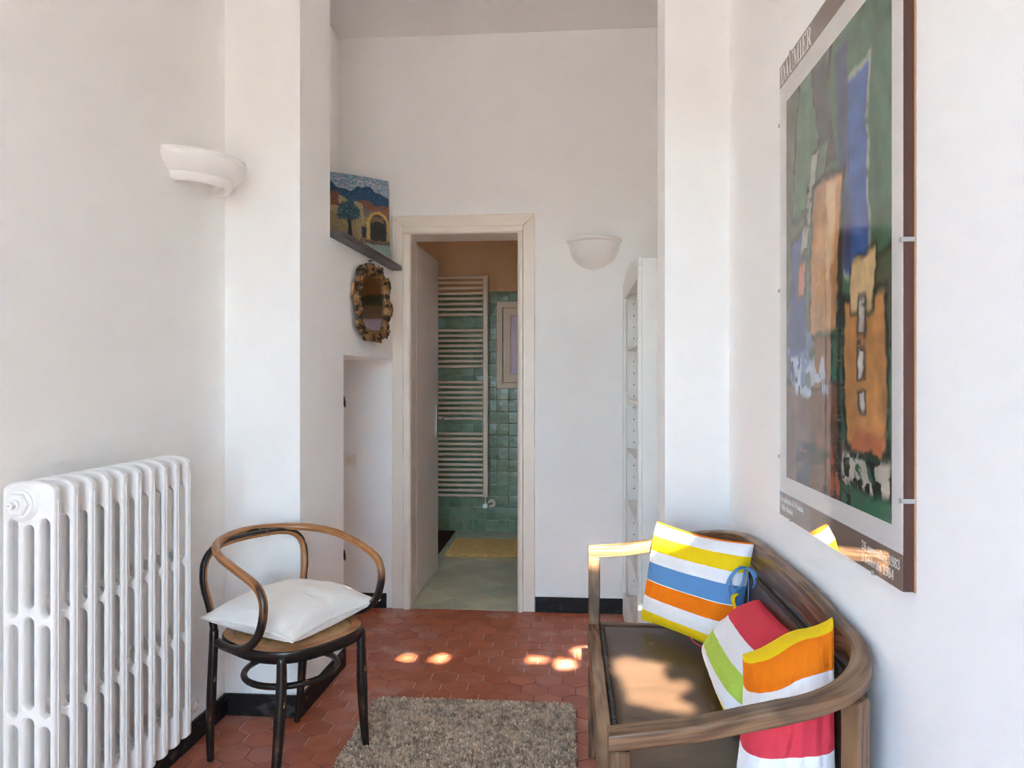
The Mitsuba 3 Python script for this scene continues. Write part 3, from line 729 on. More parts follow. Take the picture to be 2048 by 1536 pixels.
# ------------------------------------------------------------------ cast iron radiator
rd = thing('radiator', 'white painted cast iron column radiator on the left wall', 'radiator')
def section_poly():
    Wd, z0, z1 = .132, .205, 1.072
    top = [(Wd * t, z1 + .010 * math.sin(PI * t) - .010 * (abs(2 * t - 1) ** 8)) for t in np.linspace(1, 0, 17)]
    bot = [(Wd * t, z0 - .006 * math.sin(PI * t) + .010 * (abs(2 * t - 1) ** 8)) for t in np.linspace(0, 1, 17)]
    ext = Polygon(bot + top).buffer(-.006).buffer(.006, 6).simplify(.0003)
    holes = []
    for x0, rows in ((.0135, ((.574, .992), (.339, .548), (.245, .313))), (.0540, ((.596, .978), (.361, .570), (.262, .335))), (.0945, ((.574, .992), (.339, .548), (.245, .313)))):
        rows = list(rows)
        w = .0245
        full = [(.766, .993 if x0 != .054 else .979), (.531, .745), (.296, .510)] if x0 != .054 else [(.785, .979), (.550, .763), (.290, .528)]
        for a, b_ in full:
            holes.append(shapely.union_all([sbox(x0, a + w / 2, x0 + w, b_ - w / 2), Point(x0 + w / 2, a + w / 2).buffer(w / 2, 6), Point(x0 + w / 2, b_ - w / 2).buffer(w / 2, 6)]))
    return ext.difference(shapely.union_all(holes))
sp = section_poly()
TH_ = .027
sec = bevel_extrude(sp, 1, [(.0050, 0), (.0022, .0018), (.0006, .0050), (0, .0090), (0, .0170), (.0012, .0220), (.0030, .0265), (.0060, .0300)])
sec.vertices = np.c_[sec.vertices[:, 0], sec.vertices[:, 2], sec.vertices[:, 1]]
if sec.volume < 0: sec.invert()
ridge = [cbox(.1285, .1335, .0115, .0155, .25, 1.04, .0012)]
sec = cat(sec, *ridge)
sec_sh = P(sec, 'm_radiator', 32)
PIT = .0622
def rad_t(y):
    return T().translate([lx(y) + .060, y, 0]).rotate([0, 0, 1], -math.degrees(math.atan(.026)))
for k in range(10):
    part(rd, 'section', moved(sec_sh, rad_t(1.583 + PIT * k)))
ry = np.array([[1, 0, 0], [0, 0, 1], [0, -1.0, 0]])
def cyl_y(r, y0, y1, x, z, n=24):
    m = trimesh.creation.cylinder(radius=r, height=y1 - y0, sections=n); return xf(m, ry, (x, (y0 + y1) / 2, z))
[part(rd, 'hub', P(cyl_y(.027, 1.60, 1.583 + PIT * 9 + .02, lx(1.9) + .126, z_), 'm_radiator', 40)) for z_ in (1.025, .252)]

xp = lx(1.583) + .060 + .052
boss = xf(lathe([(.045, 0), (.043, -.004), (.034, -.009), (.031, -.010)], 32), ry, (xp, 1.583, 1.030)); 
def rev_y(profile, n=32):
    m = lathe([(r, z) for r, z in profile], n); m = xf(m, np.array([[1, 0, 0], [0, 0, 1], [0, 1.0, 0]]), (xp, 1.583, 1.030))
    return m
plug = rev_y([(.044, .002), (.042, -.004), (.034, -.009), (.0335, -.013), (.026, -.0145), (0.0, -.0145)])
hexn = rev_y([(.0285, -.012), (.0285, -.021), (.0255, -.024), (.0, -.024)], 6)
nip = rev_y([(.0125, -.023), (.0125, -.030), (.0085, -.031), (.0085, -.041), (.0070, -.0425), (.0035, -.0425), (.0032, -.036), (0, -.036)], 20)
pgk = part(rd, 'plug', P(cat(plug), 'm_radiator', 40), 'round end plug on the nearest section')
part(pgk, 'hex_nut', P(hexn, 'm_radiator', 20)); part(pgk, 'bleed_nipple', P(nip, 'm_radiator', 30))
vy = 1.583 + PIT * 9 + TH_
vz = .252
vb = cat(cyl_y(.014, vy, vy + .06, lx(2.2) + .128, vz))
hp_, _ = tube(spline([(lx(2.2) + .128, vy + .05, vz), (lx(2.2) + .128, vy + .10, vz), (lx(2.3) + .11, vy + .16, vz - .02), (lx(2.4) + .06, vy + .2, vz - .04)], 16), .012, 12)
part(rd, 'pipe', P(hp_, 'm_radiator', 40))
# return pipe that comes out of the wall low down, with its collar
sm = xf(trimesh.creation.cylinder(radius=.0215, height=.075, sections=24), np.array([[0, 0, 1], [0, 1.0, 0], [-1, 0, 0]]) @ np.eye(3), (0, 0, 0))
part(rd, 'valve_knob', P(cat(cyl_y(.019, 2.17, 2.262, -1.222, .255), cyl_y(.0215, 2.215, 2.255, -1.222, .255)), 'm_radiator', 40), 'white ribbed valve knob at the far foot')

# ------------------------------------------------------------------ wall lamps
sc = thing('wall_lamp', 'white plaster wall lamp with a stepped shell on the left wall', 'wall lamp')
def half(profile, a, b, n=40, k=1):
    """Half a lathe, a along the wall and b away from it; returned with x away from the wall, y along it."""
    m = lathe(profile, n, -PI / 2, PI / 2, 1, 1)
    if k != 1:
        r = np.hypot(m.vertices[:, 0], m.vertices[:, 1]); q_ = np.maximum(r, 1e-9); c, s = np.abs(m.vertices[:, 0] / q_), m.vertices[:, 1] / q_
        m.vertices = np.c_[r * c ** k, r * np.sign(s) * np.abs(s) ** k, m.vertices[:, 2]]
    m.vertices = m.vertices * [b, a, 1]
    if (np.cross(m.vertices[m.faces[:, 1]] - m.vertices[m.faces[:, 0]], m.vertices[m.faces[:, 2]] - m.vertices[m.faces[:, 0]]) * (m.triangles_center - [0, 0, m.vertices[:, 2].mean()])).sum() < 0: m.invert()
    return m
AL, BL, YL, ZL = .205, .190, 2.512, 2.106
# outer shell: a rolled rim, a second lip, a bowl that falls inwards; then the inner side back up
shell = half([(.90, -.010), (.93, .000), (.960, .003), (.980, -.001), (.985, -.006), (.972, -.009), (.985, -.012), (1.0, -.016), (1.0, -.021), (.975, -.032), (.93, -.045), (.86, -.058), (.78, -.068), (.735, -.072),
              (.70, -.070), (.80, -.054), (.87, -.038), (.90, -.022), (.90, -.010)], AL, BL, 48, 1.22)
lower = half([(.745, -.068), (.742, -.078), (.73, -.089), (.70, -.097), (.64, -.100), (.60, -.098), (.61, -.090), (.64, -.080), (.66, -.070)], AL, BL, 48, 1.22)
Rl = rotz(-math.atan(.026))
mv = lambda m: xf(m, Rl, (lx(YL) - .001, YL, ZL))
part(sc, 'shell', P(mv(shell), 'm_plaster_lamp', 40))
part(sc, 'lower_shell', P(mv(lower), 'm_plaster_lamp', 40))
part(sc, 'inner_tray', P(mv(xf(half([(.0, 0), (.66, 0), (.66, .004), (0, .004)], AL, BL, 48, 1.22), None, (0, 0, -.050))), 'm_plaster_lamp', 40))
s2 = thing('wall_lamp', 'white half bowl wall lamp beside the bathroom doorway', 'wall lamp')
a_ = np.linspace(0, PI / 2, 14)
bowl = half([(.143 * math.cos(t), -.016 - .143 * math.sin(t)) for t in a_[::-1]][0:] , 1, 1)
bowl = half([(.143 * math.cos(t) + .0001, -.012 - .145 * math.sin(t)) for t in a_], 1, 1)
inb = half([(.136 * math.cos(t) + .0001, -.012 - .137 * math.sin(t)) for t in a_[::-1]], 1, 1); 
tt = np.linspace(0, 2 * PI, 13)
rim = half([(.1445 + .0125 * math.cos(t), .0 + .0125 * math.sin(t)) for t in tt], 1, 1)
Rb = np.array([[0, 1, 0], [-1, 0, 0], [0, 0, 1.0]])
mv2 = lambda m: xf(m, Rb, (.143, YB + .001, 2.093))
part(s2, 'bowl', P(cat(mv2(bowl), mv2(inb)), 'm_plaster_lamp', 40)); part(s2, 'rim', P(mv2(rim), 'm_plaster_lamp', 40))

# ------------------------------------------------------------------ slate ledge, painting, mirror, switch, hinges
sl = Polygon([(-1.32, 3.068), (nx(3.068) + .050, 3.068), (nx(3.068) + .062, 3.082), (nx(4.06) + .058, 4.056), (nx(4.06) + .046, 4.067), (-1.32, 4.067)])
solo('slate_ledge', P(bevel_extrude(sl, 1, [(.004, 1.9405), (0, 1.9445), (0, 1.963), (.006, 1.9675)]), 'm_slate'), 'dark grey slate ledge on top of the low wall under the painting', 'shelf')

pt = thing('village_painting', 'small oil painting of a tree and red roofed houses on the slate ledge', 'painting')
pa, pb = np.array([-1.285, 3.80]), np.array([-1.008, 4.020])
e1 = np.r_[pb - pa, 0]; PWID = np.linalg.norm(e1); e1 /= PWID
back = np.array([-e1[1], e1[0], 0]); lean = .028
e2 = np.array([back[0] * lean, back[1] * lean, .478]); PHT = np.linalg.norm(e2); e2 /= PHT
nf = np.cross(e1, e2)
O_ = np.r_[pa, 1.9685]
def canvas_mesh(nu=22, nv=28, th=.016):
    u, v_ = np.meshgrid(np.linspace(0, 1, nu), np.linspace(0, 1, nv), indexing='ij')
    bow = .006 * np.sin(PI * u) * v_
    Q = O_ + e1 * (u * PWID)[..., None] + e2 * (v_ * PHT)[..., None] + np.array([0, 0, 1.0]) * bow[..., None]
    i, j = np.meshgrid(np.arange(nu - 1), np.arange(nv - 1), indexing='ij')
    q = np.stack([i * nv + j, (i + 1) * nv + j, (i + 1) * nv + j + 1, i * nv + j + 1], -1).reshape(-1, 4)
    return trimesh.Trimesh(Q.reshape(-1, 3) + nf * .0006, np.vstack([q[:, [0, 1, 2]], q[:, [0, 2, 3]]]), process=False), np.stack([u, v_], -1).reshape(-1, 2)
cm, cuv = canvas_mesh()
part(pt, 'canvas', P(cm, 'm_canvas', True, uv=cuv))
bd = hull([O_ + e1 * a + e2 * b_ + nf * c for a in (0, PWID) for b_ in (0, PHT) for c in (0, -.017)] + [O_ + e1 * PWID * .5 + e2 * PHT + np.array([0, 0, .0058]) + nf * c for c in (0, -.017)])
part(pt, 'stretcher', P(bd, 'm_canvas_edge'))

mr = thing('carved_mirror', 'small mirror in a carved gilt wooden frame under the slate ledge', 'mirror')
PH = math.radians(6.0)
mc = np.array([-.986, 3.560, 1.700]); mn = np.array([math.cos(PH), -math.sin(PH), 0]); mx = np.array([math.sin(PH), math.cos(PH), 0]); mzv = np.array([0, 0, 1.0])
HWm, HHm = .228, .188
def to_m(p):
    p = np.asarray(p, float); return mc + p[..., 0:1] * mx + p[..., 1:2] * mzv + p[..., 2:3] * mn
th = np.linspace(0, 2 * PI, 320, endpoint=False)
def sup(t, a, b, e=2.9):
    c, s = np.cos(t), np.sin(t); r = (np.abs(c / a) ** e + np.abs(s / b) ** e) ** (-1 / e); return r
lob = 1 + .030 * np.cos(10 * th + .6) + .018 * np.cos(6 * th) + .014 * np.cos(22 * th + 1)
ro = sup(th, HWm, HHm) * lob; ri = sup(th, HWm * .74, HHm * .72) * (1 + .020 * np.cos(8 * th + 1))
rings = []
prof = [(0.0, -.004), (.0, .006), (.10, .014), (.25, .019), (.42, .021), (.60, .018), (.75, .020), (.90, .013), (1.0, .004), (1.0, -.002)]
for f_, h_ in prof:
    r = ro * (1 - f_) + ri * f_
    bumpz = h_ * (1 + .38 * np.cos(10 * th + .6 + 2.5 * f_) * (1 - f_) + .22 * np.cos(34 * th + f_ * 14)) if 0 < f_ < 1 else np.full_like(th, h_)
    rings.append(np.stack([r * np.cos(th), r * np.sin(th), bumpz], 1))
nr, nt = len(rings), len(th)
V = to_m(np.vstack(rings)); i, j = np.meshgrid(np.arange(nr - 1), np.arange(nt), indexing='ij')
q = np.stack([i * nt + j, i * nt + (j + 1) % nt, (i + 1) * nt + (j + 1) % nt, (i + 1) * nt + j], -1).reshape(-1, 4)
fm = trimesh.Trimesh(V, np.vstack([q[:, [0, 1, 2]], q[:, [0, 2, 3]]]), process=False)
leaves = []
for k in range(10):
    t = (2 * PI * k - .6) / 10
    for d_t, fr_, sc_, rot in ((0, .30, 1.0, 0), (.15, .46, .74, .9), (-.15, .46, .74, -.9), (.10, .08, .55, -.6), (-.10, .08, .55, .6)):
        tt_ = t + d_t; rr = float(np.interp(tt_ % (2 * PI), th, ro)) * (1 - fr_) + float(np.interp(tt_ % (2 * PI), th, ri)) * fr_
        s_ = trimesh.creation.icosphere(subdivisions=3, radius=1.0)
        groove = 1 - .22 * np.abs(np.sin(s_.vertices[:, 1:2] * 5.2)) ** .6
        s_.vertices = s_.vertices * np.array([.026, .019, .013]) * sc_ * groove
        al = t + PI / 2 + rot
        ca, sa_ = math.cos(al), math.sin(al)
        s_.vertices = s_.vertices @ np.array([[ca, sa_, 0], [-sa_, ca, 0], [0, 0, 1.0]]) + [rr * math.cos(tt_), rr * math.sin(tt_), .018]
        leaves.append(trimesh.Trimesh(to_m(s_.vertices), s_.faces, process=False))
fm = cat(fm, *leaves)
part(mr, 'frame', P(fm, 'm_gilt', 50))
gl = Polygon([(r * math.cos(t) * 1.02, r * math.sin(t) * 1.02) for r, t in zip(ri[::4], th[::4])])
gmesh = prism(gl, .0005, .0030); gmesh.vertices = to_m(gmesh.vertices)
if gmesh.volume < 0: gmesh.invert()
part(mr, 'glass', P(gmesh, 'm_mirror'), 'oval mirror glass')
wp = [to_m([-.045, .180, .0]), np.array([nx(3.6) + .012, 3.602, 1.926]), to_m([.120, .172, .0])]
w_, _ = tube(np.vstack([np.linspace(wp[0], wp[1], 8), np.linspace(wp[1], wp[2], 8)[1:]]), .0011, 6)
part(mr, 'hanging_wire', P(w_, 'm_iron', 40), 'thin hanging wire')
bk = cbox(-.022, .022, -.034, .034, -.018, -.002, .002); bk.vertices = to_m(bk.vertices + [-.205, .045, 0])
if bk.volume < 0: bk.invert()
part(mr, 'spacer_block', P(bk, 'm_raw_wood'), 'plain wood block behind the near side')
nl = xf(trimesh.creation.cylinder(radius=.0022, height=.03, sections=8), np.array([[0, 0, 1], [0, 1, 0], [-1, 0, 0.0]]), (nx(3.6) + .010, 3.602, 1.9235))
solo('nail', P(nl, 'm_iron'), 'small nail in the wall above the carved mirror', 'nail')

sw = thing('light_switch', 'white light switch plate in the recess below the carved mirror', 'light switch')
part(sw, 'plate', P(cbox(-1.318, -1.224, YB - .009, YB + .002, .806, .886, .003), 'm_switch'))
for k in range(3):
    x = -1.3085 + k * .0225
    part(sw, 'rocker', P(cbox(x, x + .0215, YB - .013, YB - .008, .822, .868, .002), 'm_switch_key' if k else 'm_switch'))
for z_, lb in ((1.217, 'dark iron hinge leaf high on the recess edge under the mirror'), (.511, 'dark iron hinge leaf low on the recess edge behind the armchair')):
    hg = thing('hinge_leaf', lb, 'hinge')
    part(hg, 'plate', P(cbox(nx(3.24) - .020, nx(3.24) + .004, 3.2395, 3.252, z_ - .021, z_ + .021, .002), 'm_iron'))
    part(hg, 'pin', P(xf(trimesh.creation.cylinder(radius=.0045, height=.03, sections=10), None, (nx(3.24) + .001, 3.254, z_ - .012)), 'm_iron', 40))

# ------------------------------------------------------------------ bookcase
bc = thing('bookcase', 'tall white bookcase with a scalloped top behind the right pier', 'bookcase')
BX0, BX1, BY0, BY1, BZ = .302, .592, 3.172, 4.058, 1.848
m_ = 'm_shelf_white'
part(bc, 'side', P(cbox(BX0 + .018, BX1, BY0, BY0 + .02, 0, BZ, .0015), m_)); part(bc, 'side', P(cbox(BX0 + .018, BX1, BY1 - .02, BY1, 0, BZ, .0015), m_))
part(bc, 'back', P(cbox(BX1 - .008, BX1 - .002, BY0 + .02, BY1 - .02, .05, BZ - .02), m_))
part(bc, 'stile', P(cbox(BX0, BX0 + .018, BY0 - .001, BY0 + .042, 0, BZ - .036, .003), m_)); part(bc, 'stile', P(cbox(BX0, BX0 + .018, BY1 - .042, BY1 + .001, 0, BZ - .036, .003), m_))
for y in (BY0 - .001, BY1 - .042):
    part(bc, 'corner_block', P(cbox(BX0, BX0 + .018, y, y + .043, BZ - .036, BZ + .006, .003), m_))
ws = BY1 - BY0 - .086
sc_pts = [(BY0 + .043, BZ - .085), (BY1 - .043, BZ - .085), (BY1 - .043, BZ - .02)]
for t in np.linspace(1, 0, 41):
    a = abs(2 * t - 1); h = BZ + .0 + .042 * (1 - a ** 2) + .012 * abs(math.sin(a * PI * 2.5))
    sc_pts.append((BY0 + .043 + ws * t, h - .008))
cr = bevel_extrude(Polygon(sc_pts).buffer(0), 1, [(0, 0), (0, .014), (.002, .016)]); cr.vertices = np.c_[BX0 + .017 - cr.vertices[:, 2], cr.vertices[:, 0], cr.vertices[:, 1]]
if cr.volume < 0: cr.invert()
part(bc, 'crest', P(cr, m_, 20), 'scalloped top board')
part(bc, 'top_panel', P(cbox(BX0 + .018, BX1 - .008, BY0 + .02, BY1 - .02, BZ - .05, BZ - .032, .0015), m_))
for z_ in (1.493, 1.214, .935, .650, .385, .115):
    part(bc, 'shelf', P(cbox(BX0 + .019, BX1 - .008, BY0 + .02, BY1 - .02, z_ - .018, z_, .0015), m_))
pl_pts = [(BY0 + .042, 0), (BY0 + .13, 0)] + [(BY0 + .13 + (ws - .174) * t, .055 * math.sin(PI * t) ** .6) for t in np.linspace(0, 1, 13)] + [(BY1 - .13, 0), (BY1 - .042, 0), (BY1 - .042, .14), (BY0 + .042, .14)]
pm_ = bevel_extrude(Polygon(pl_pts).buffer(0), 1, [(0, 0), (0, .016)]); pm_.vertices = np.c_[BX0 + .017 - pm_.vertices[:, 2], pm_.vertices[:, 0], pm_.vertices[:, 1]]
if pm_.volume < 0: pm_.invert()
part(bc, 'plinth', P(pm_, m_))
ho = [xf(trimesh.creation.cylinder(radius=.0032, height=.002, sections=10), np.array([[1, 0, 0], [0, 0, -1], [0, 1.0, 0]]), (x, BY1 - .0208, z_)) for z_ in np.arange(.2, 1.8, .064) for x in (BX0 + .06, BX1 - .05)]
part(bc, 'pin_holes', P(cat(*ho), 'm_dark_hole'), kind='stuff')

# ------------------------------------------------------------------ poster
po = thing('framed_poster', 'tall exhibition poster under clipped glass on the right wall above the bench', 'poster')
PX, PY0, PY1, PZ0, PZ1 = .575, 1.292, 2.020, .952, 2.170
pn = cbox(PX + .0015, XR - .003, PY0, PY1, PZ0, PZ1, .0012)
part(po, 'panel', P(pn, 'm_poster_panel'), 'reddish brown wooden backing panel')
part(po, 'back_board', P(cbox(XR - .0030, XR - .0004, PY0 - .002, PY1 + .002, PZ0 - .001, PZ1 + .002), 'm_raw_wood'))
pq = trimesh.Trimesh([(PX + .0012, PY1, PZ0), (PX + .0012, PY0, PZ0), (PX + .0012, PY0, PZ1), (PX + .0012, PY1, PZ1)], [[0, 1, 2], [0, 2, 3]], process=False)
part(po, 'print', P(pq, 'm_poster', False, uv=np.array([(0, 0), (PY1 - PY0, 0), (PY1 - PY0, PZ1 - PZ0), (0, PZ1 - PZ0)])), 'printed sheet of green, blue, orange and brown painted patches')
def letter(text, h, sq, y, z_):
    m = glyphs(text, h, sq)
    m.vertices = np.c_[PX + .0010 - m.vertices[:, 2], y - m.vertices[:, 0], z_ + m.vertices[:, 1]]
    if m.volume < 0: m.invert()
    return m, m.bounds[1, 1] - m.bounds[0, 1]
def fit(text, h, wid, y, z_):
    m, w = letter(text, h, 1.0, y, z_)
    return letter(text, h, wid / w, y, z_)[0]
part(po, 'title_lettering', P(fit('DAUMIER', .046, .245, 2.008, 2.1165), 'm_letter'))
part(po, 'venue_lettering', P(cat(fit('Accademia di Francia', .0150, .182, 2.006, .9905), fit('Villa Medici', .0150, .102, 2.006, .9675)), 'm_letter'))
part(po, 'date_lettering', P(cat(fit('26 novembre 1983', .0165, .163, 1.468, .9860), fit('5 febbraio 1984', .0165, .140, 1.468, .9625)), 'm_letter'))
pg_ = trimesh.Trimesh([(PX - .0012, PY1, PZ0), (PX - .0012, PY0, PZ0), (PX - .0012, PY0, PZ1), (PX - .0012, PY1, PZ1)], [[0, 1, 2], [0, 2, 3]], process=False)
part(po, 'glass', P(pg_, 'm_glass'), 'clear glass pane')
for z_ in (1.109, 1.561, 2.012):
    part(po, 'clip', P(cat(cbox(PX - .0030, XR - .002, PY0 - .0022, PY0 - .0004, z_ - .004, z_ + .004), cbox(PX - .0032, PX - .0016, PY0 - .001, PY0 + .007, z_ - .004, z_ + .004)), 'm_clip'))
    part(po, 'clip', P(cat(cbox(PX - .0030, XR - .002, PY1 + .0004, PY1 + .0022, z_ - .004, z_ + .004), cbox(PX - .0032, PX - .0016, PY1 - .006, PY1 + .001, z_ - .004, z_ + .004)), 'm_clip'))
for y in (1.41, 1.92):
    for z_, s in ((PZ0, -1), (PZ1, 1)):
        part(po, 'clip', P(cat(cbox(PX - .0030, XR - .002, y - .004, y + .004, z_ + min(0, s * .002), z_ + max(0, s * .002)), cbox(PX - .0032, PX - .0016, y - .004, y + .004, z_ - .006 if s > 0 else z_ - .001, z_ + .001 if s > 0 else z_ + .006)), 'm_clip'))

# ------------------------------------------------------------------ rug
rg = thing('shaggy_rug', 'shaggy taupe rug lying on the red tiles in front of the bench', 'rug')
rpoly = sbox(-.782 + .03, 1.35 + .03, .020 - .03, 2.885 - .03).buffer(.03, 8)
part(rg, 'backing', P(bevel_extrude(rpoly.simplify(.0005), 1, [(0, .0008), (0, .008), (.004, .012)]), 'm_rug_base'))
pm1, pc1 = pile(rpoly.intersection(sbox(-2, 2.05, 2, 3)), 90000, .024, .015, [(0.26, 0.185, 0.13), (0.95, 0.78, 0.62)], 11, .006, .0026, 3)
pm2, pc2 = pile(rpoly.intersection(sbox(-2, 0, 2, 2.05)), 34000, .024, .014, [(0.26, 0.185, 0.13), (0.95, 0.78, 0.62)], 12, .006, .0026, 2)
part(rg, 'pile', P(cat(pm1, pm2), 'm_pile', False, color=np.vstack([pc1, pc2])), kind='stuff')

# ------------------------------------------------------------------ bentwood armchair
ch = thing('bentwood_armchair', 'bentwood armchair with worn brown arm bow and black legs beside the radiator', 'chair')
CO = np.array([-.948, 2.425]); CA = -.5653
cf = np.array([math.cos(CA), math.sin(CA)]); cl = np.array([-cf[1], cf[0]])
def cw(p):
    p = np.asarray(p, float); xy = CO + p[..., 0:1] * cl + p[..., 1:2] * cf
    return np.concatenate([xy, p[..., 2:3]], -1)
hc = np.array([[0, -.265, .765], [.10, -.240, .763], [.185, -.172, .756], [.234, -.075, .742], [.245, .020, .722], [.244, .100, .699], [.242, .152, .676], [.241, .177, .640],
               [.241, .177, .592], [.241, .157, .540], [.240, .110, .493], [.237, .047, .465], [.232, -.030, .453], [.228, -.095, .456]])
full = np.vstack([(hc * [-1, 1, 1])[:0:-1], hc])
from scipy.interpolate import CubicSpline
chord = np.r_[0, np.cumsum(np.linalg.norm(np.diff(full, axis=0), axis=1) ** .7)]
rail = CubicSpline(chord, full)(np.linspace(0, chord[-1], 280))
part(ch, 'arm_bow', ptube(cw(rail), .0135, 'm_chair_rail', sides=16))
# the back hoop rises from the back legs and closes under the arm bow
def hoop_pts():
    out = []
    for s in (-1, 1):
        leg = [(s * .178, -.222, .014), (s * .186, -.208, .15), (s * .186, -.196, .32), (s * .180, -.196, .46), (s * .196, -.206, .56)]
        out.append(leg)
    arc = [(-.208, -.214, .63), (-.196, -.220, .70), (-.145, -.224, .740), (-.06, -.226, .752), (.06, -.226, .752), (.145, -.224, .740), (.196, -.220, .70), (.208, -.214, .63)]
    return out, arc
legs_, arc = hoop_pts()
hoop = spline([legs_[0][3], legs_[0][4]] + arc + [legs_[1][4], legs_[1][3]], 120)
part(ch, 'back_hoop', ptube(cw(hoop), .0128, 'm_chair_hoop', sides=16, ref=cw(np.array([0, -.05, .52]))))
for s, lg in zip((-1, 1), legs_):
    pts = spline(lg[:4], 40); pts[:, 2] = np.maximum(pts[:, 2], 0)
    r = np.interp(np.linspace(0, 1, 40), [0, .05, .5, 1], [.0115, .012, .0165, .0150])
    pts[:, 2] -= 0; pts[0, 2] = .0065
    part(ch, 'leg', ptube(cw(pts), r, 'm_chair_black', sides=14))
for s in (-1, 1):
    on_rug = s > 0
    lg = [(s * .185 + (.012 if on_rug else 0), .150 + (0 if on_rug else .0), .013 if on_rug else .0065), (s * .176, .157, .15), (s * .166, .160, .30), (s * .163, .160, .44)]
    if on_rug: lg[0] = (.197, .147, .018)
    pts = spline(lg, 40)
    r = np.interp(np.linspace(0, 1, 40), [0, .06, .55, .9, 1], [.0125, .0130, .0185, .0160, .0150])
    part(ch, 'leg', ptube(cw(pts), r, 'm_chair_black', sides=14))
tq = np.linspace(0, 2 * PI, 96, endpoint=False)
ring = np.stack([.158 * np.cos(tq), .150 * np.sin(tq) - .012, np.full(96, .318)], 1)
part(ch, 'leg_ring', ptube(cw(ring), .0105, 'm_chair_black', sides=12, closed=True))
def sq_ring(a, e=2.7, n=96, sy=1.0):
    c, s = np.cos(tq), np.sin(tq); r = (np.abs(c) ** e + np.abs(s) ** e) ** (-1 / e)
    return np.stack([a * r * c, a * sy * r * s], 1)
o_, i_ = sq_ring(.213), sq_ring(.172)
def seat_rim():
    prof = [(1.0, .424), (1.0, .455), (.985, .4615), (.955, .463), (.84, .4615), (.825, .458), (.825, .424)]
    R = [np.c_[o_ * f_, np.full(96, z_)] for f_, z_ in prof] + [np.c_[o_ * prof[0][0], np.full(96, prof[0][1])]]
    n = 96; V = cw(np.vstack(R)); i, j = np.meshgrid(np.arange(len(R) - 1), np.arange(n), indexing='ij')
    q = np.stack([i * n + j, i * n + (j + 1) % n, (i + 1) * n + (j + 1) % n, (i + 1) * n + j], -1).reshape(-1, 4)
    m = trimesh.Trimesh(V, np.vstack([q[:, [0, 1, 2]], q[:, [0, 2, 3]]]), process=True)
    if m.volume < 0: m.invert()
    return m
sr = seat_rim()
v = sr.vertices; ang_ = np.arctan2(v[:, 1] - CO[1], v[:, 0] - CO[0])
part(ch, 'seat_rim', P(sr, 'm_chair_rim', True, uv=np.c_[v[:, 2] * 6, ang_ * .21]))
cn = prism(Polygon(sq_ring(.180)), .452, .4585)
loc = cn.vertices.copy(); cn.vertices = cw(cn.vertices)
if cn.volume < 0: cn.invert()
part(ch, 'cane_seat', P(cn, 'm_cane', False, uv=loc[:, :2]), 'woven tan cane seat')

# ------------------------------------------------------------------ cushions
def cushion(c00, c10, c11, c01, th_f, th_b, nrm, k, n=46, pinch=.10, seed=0, wr=.006, warp=None, puff=.42):
    """A stuffed cushion on four corners (bottom left, bottom right, top right, top left). uv.y = 2 k + height."""
    s = np.linspace(-1, 1, n); s = np.sign(s) * (1 - (1 - np.abs(s)) ** 1.35)
    U, Vv = np.meshgrid(s, s, indexing='ij')
    c00, c10, c11, c01 = (np.asarray(c, float) for c in (c00, c10, c11, c01))
    us = U * (1 - pinch * (1 - Vv ** 2) * np.abs(U) ** 3); vs = Vv * (1 - pinch * (1 - U ** 2) * np.abs(Vv) ** 3)
    a, b_ = (us + 1) / 2, (vs + 1) / 2
    base = ((1 - a) * (1 - b_))[..., None] * c00 + (a * (1 - b_))[..., None] * c10 + (a * b_)[..., None] * c11 + ((1 - a) * b_)[..., None] * c01
    prof = (np.clip(1 - np.abs(U) ** 2.5, 0, 1) ** puff) * (np.clip(1 - np.abs(Vv) ** 2.5, 0, 1) ** puff)
    N = np.asarray(nrm, float); N = N / np.linalg.norm(N)
    q = np.stack([U * 2.2, Vv * 2.2, np.full_like(U, seed * 3.7)], -1)
    w = (meshkit.fbm(q * [3.2, .9, 1], 3, seed) - .5) * wr * 2 + (meshkit.fbm(q * [1.1, 2.0, 1] + 9, 3, seed + 5) - .5) * wr * 2
    edge = np.clip(np.minimum(1 - np.abs(U), 1 - np.abs(Vv)) * 5, 0, 1)
    front = base + N * (th_f * prof + w * edge)[..., None]
    rear = base - N * (th_b * prof + (meshkit.fbm(q + 20, 3, seed) - .5) * wr * edge)[..., None]
    if warp is not None: front, rear = warp(front, U, Vv), warp(rear, U, Vv)
    vc = (Vv + 1) / 2
    uvf = np.stack([(U + 1) / 2, 2 * k + vc * .996 + .002], -1).reshape(-1, 2)
    i, j = np.meshgrid(np.arange(n - 1), np.arange(n - 1), indexing='ij')
    qd = np.stack([i * n + j, (i + 1) * n + j, (i + 1) * n + j + 1, i * n + j + 1], -1).reshape(-1, 4)
    t = np.vstack([qd[:, [0, 1, 2]], qd[:, [0, 2, 3]]])
    # one seam: rear shares the border with the front
    idx = np.arange(n * n).reshape(n, n); rear_id = idx + n * n
    rear_id[0, :], rear_id[-1, :], rear_id[:, 0], rear_id[:, -1] = idx[0, :], idx[-1, :], idx[:, 0], idx[:, -1]
    Vs = np.vstack([front.reshape(-1, 3), rear.reshape(-1, 3)]); tr_ = rear_id.ravel()[t][:, ::-1]
    m = trimesh.Trimesh(Vs, np.vstack([t, tr_]), process=False); uv = np.vstack([uvf, uvf])
    used = np.unique(m.faces); mp = -np.ones(len(Vs), int); mp[used] = np.arange(len(used))
    m = trimesh.Trimesh(Vs[used], mp[m.faces], process=False)
    if m.volume < 0: m.invert()
    seam = np.concatenate([base[:, 0], base[-1, 1:], base[::-1, -1][1:], base[0, ::-1][1:-1]])
    return m, uv[used], seam

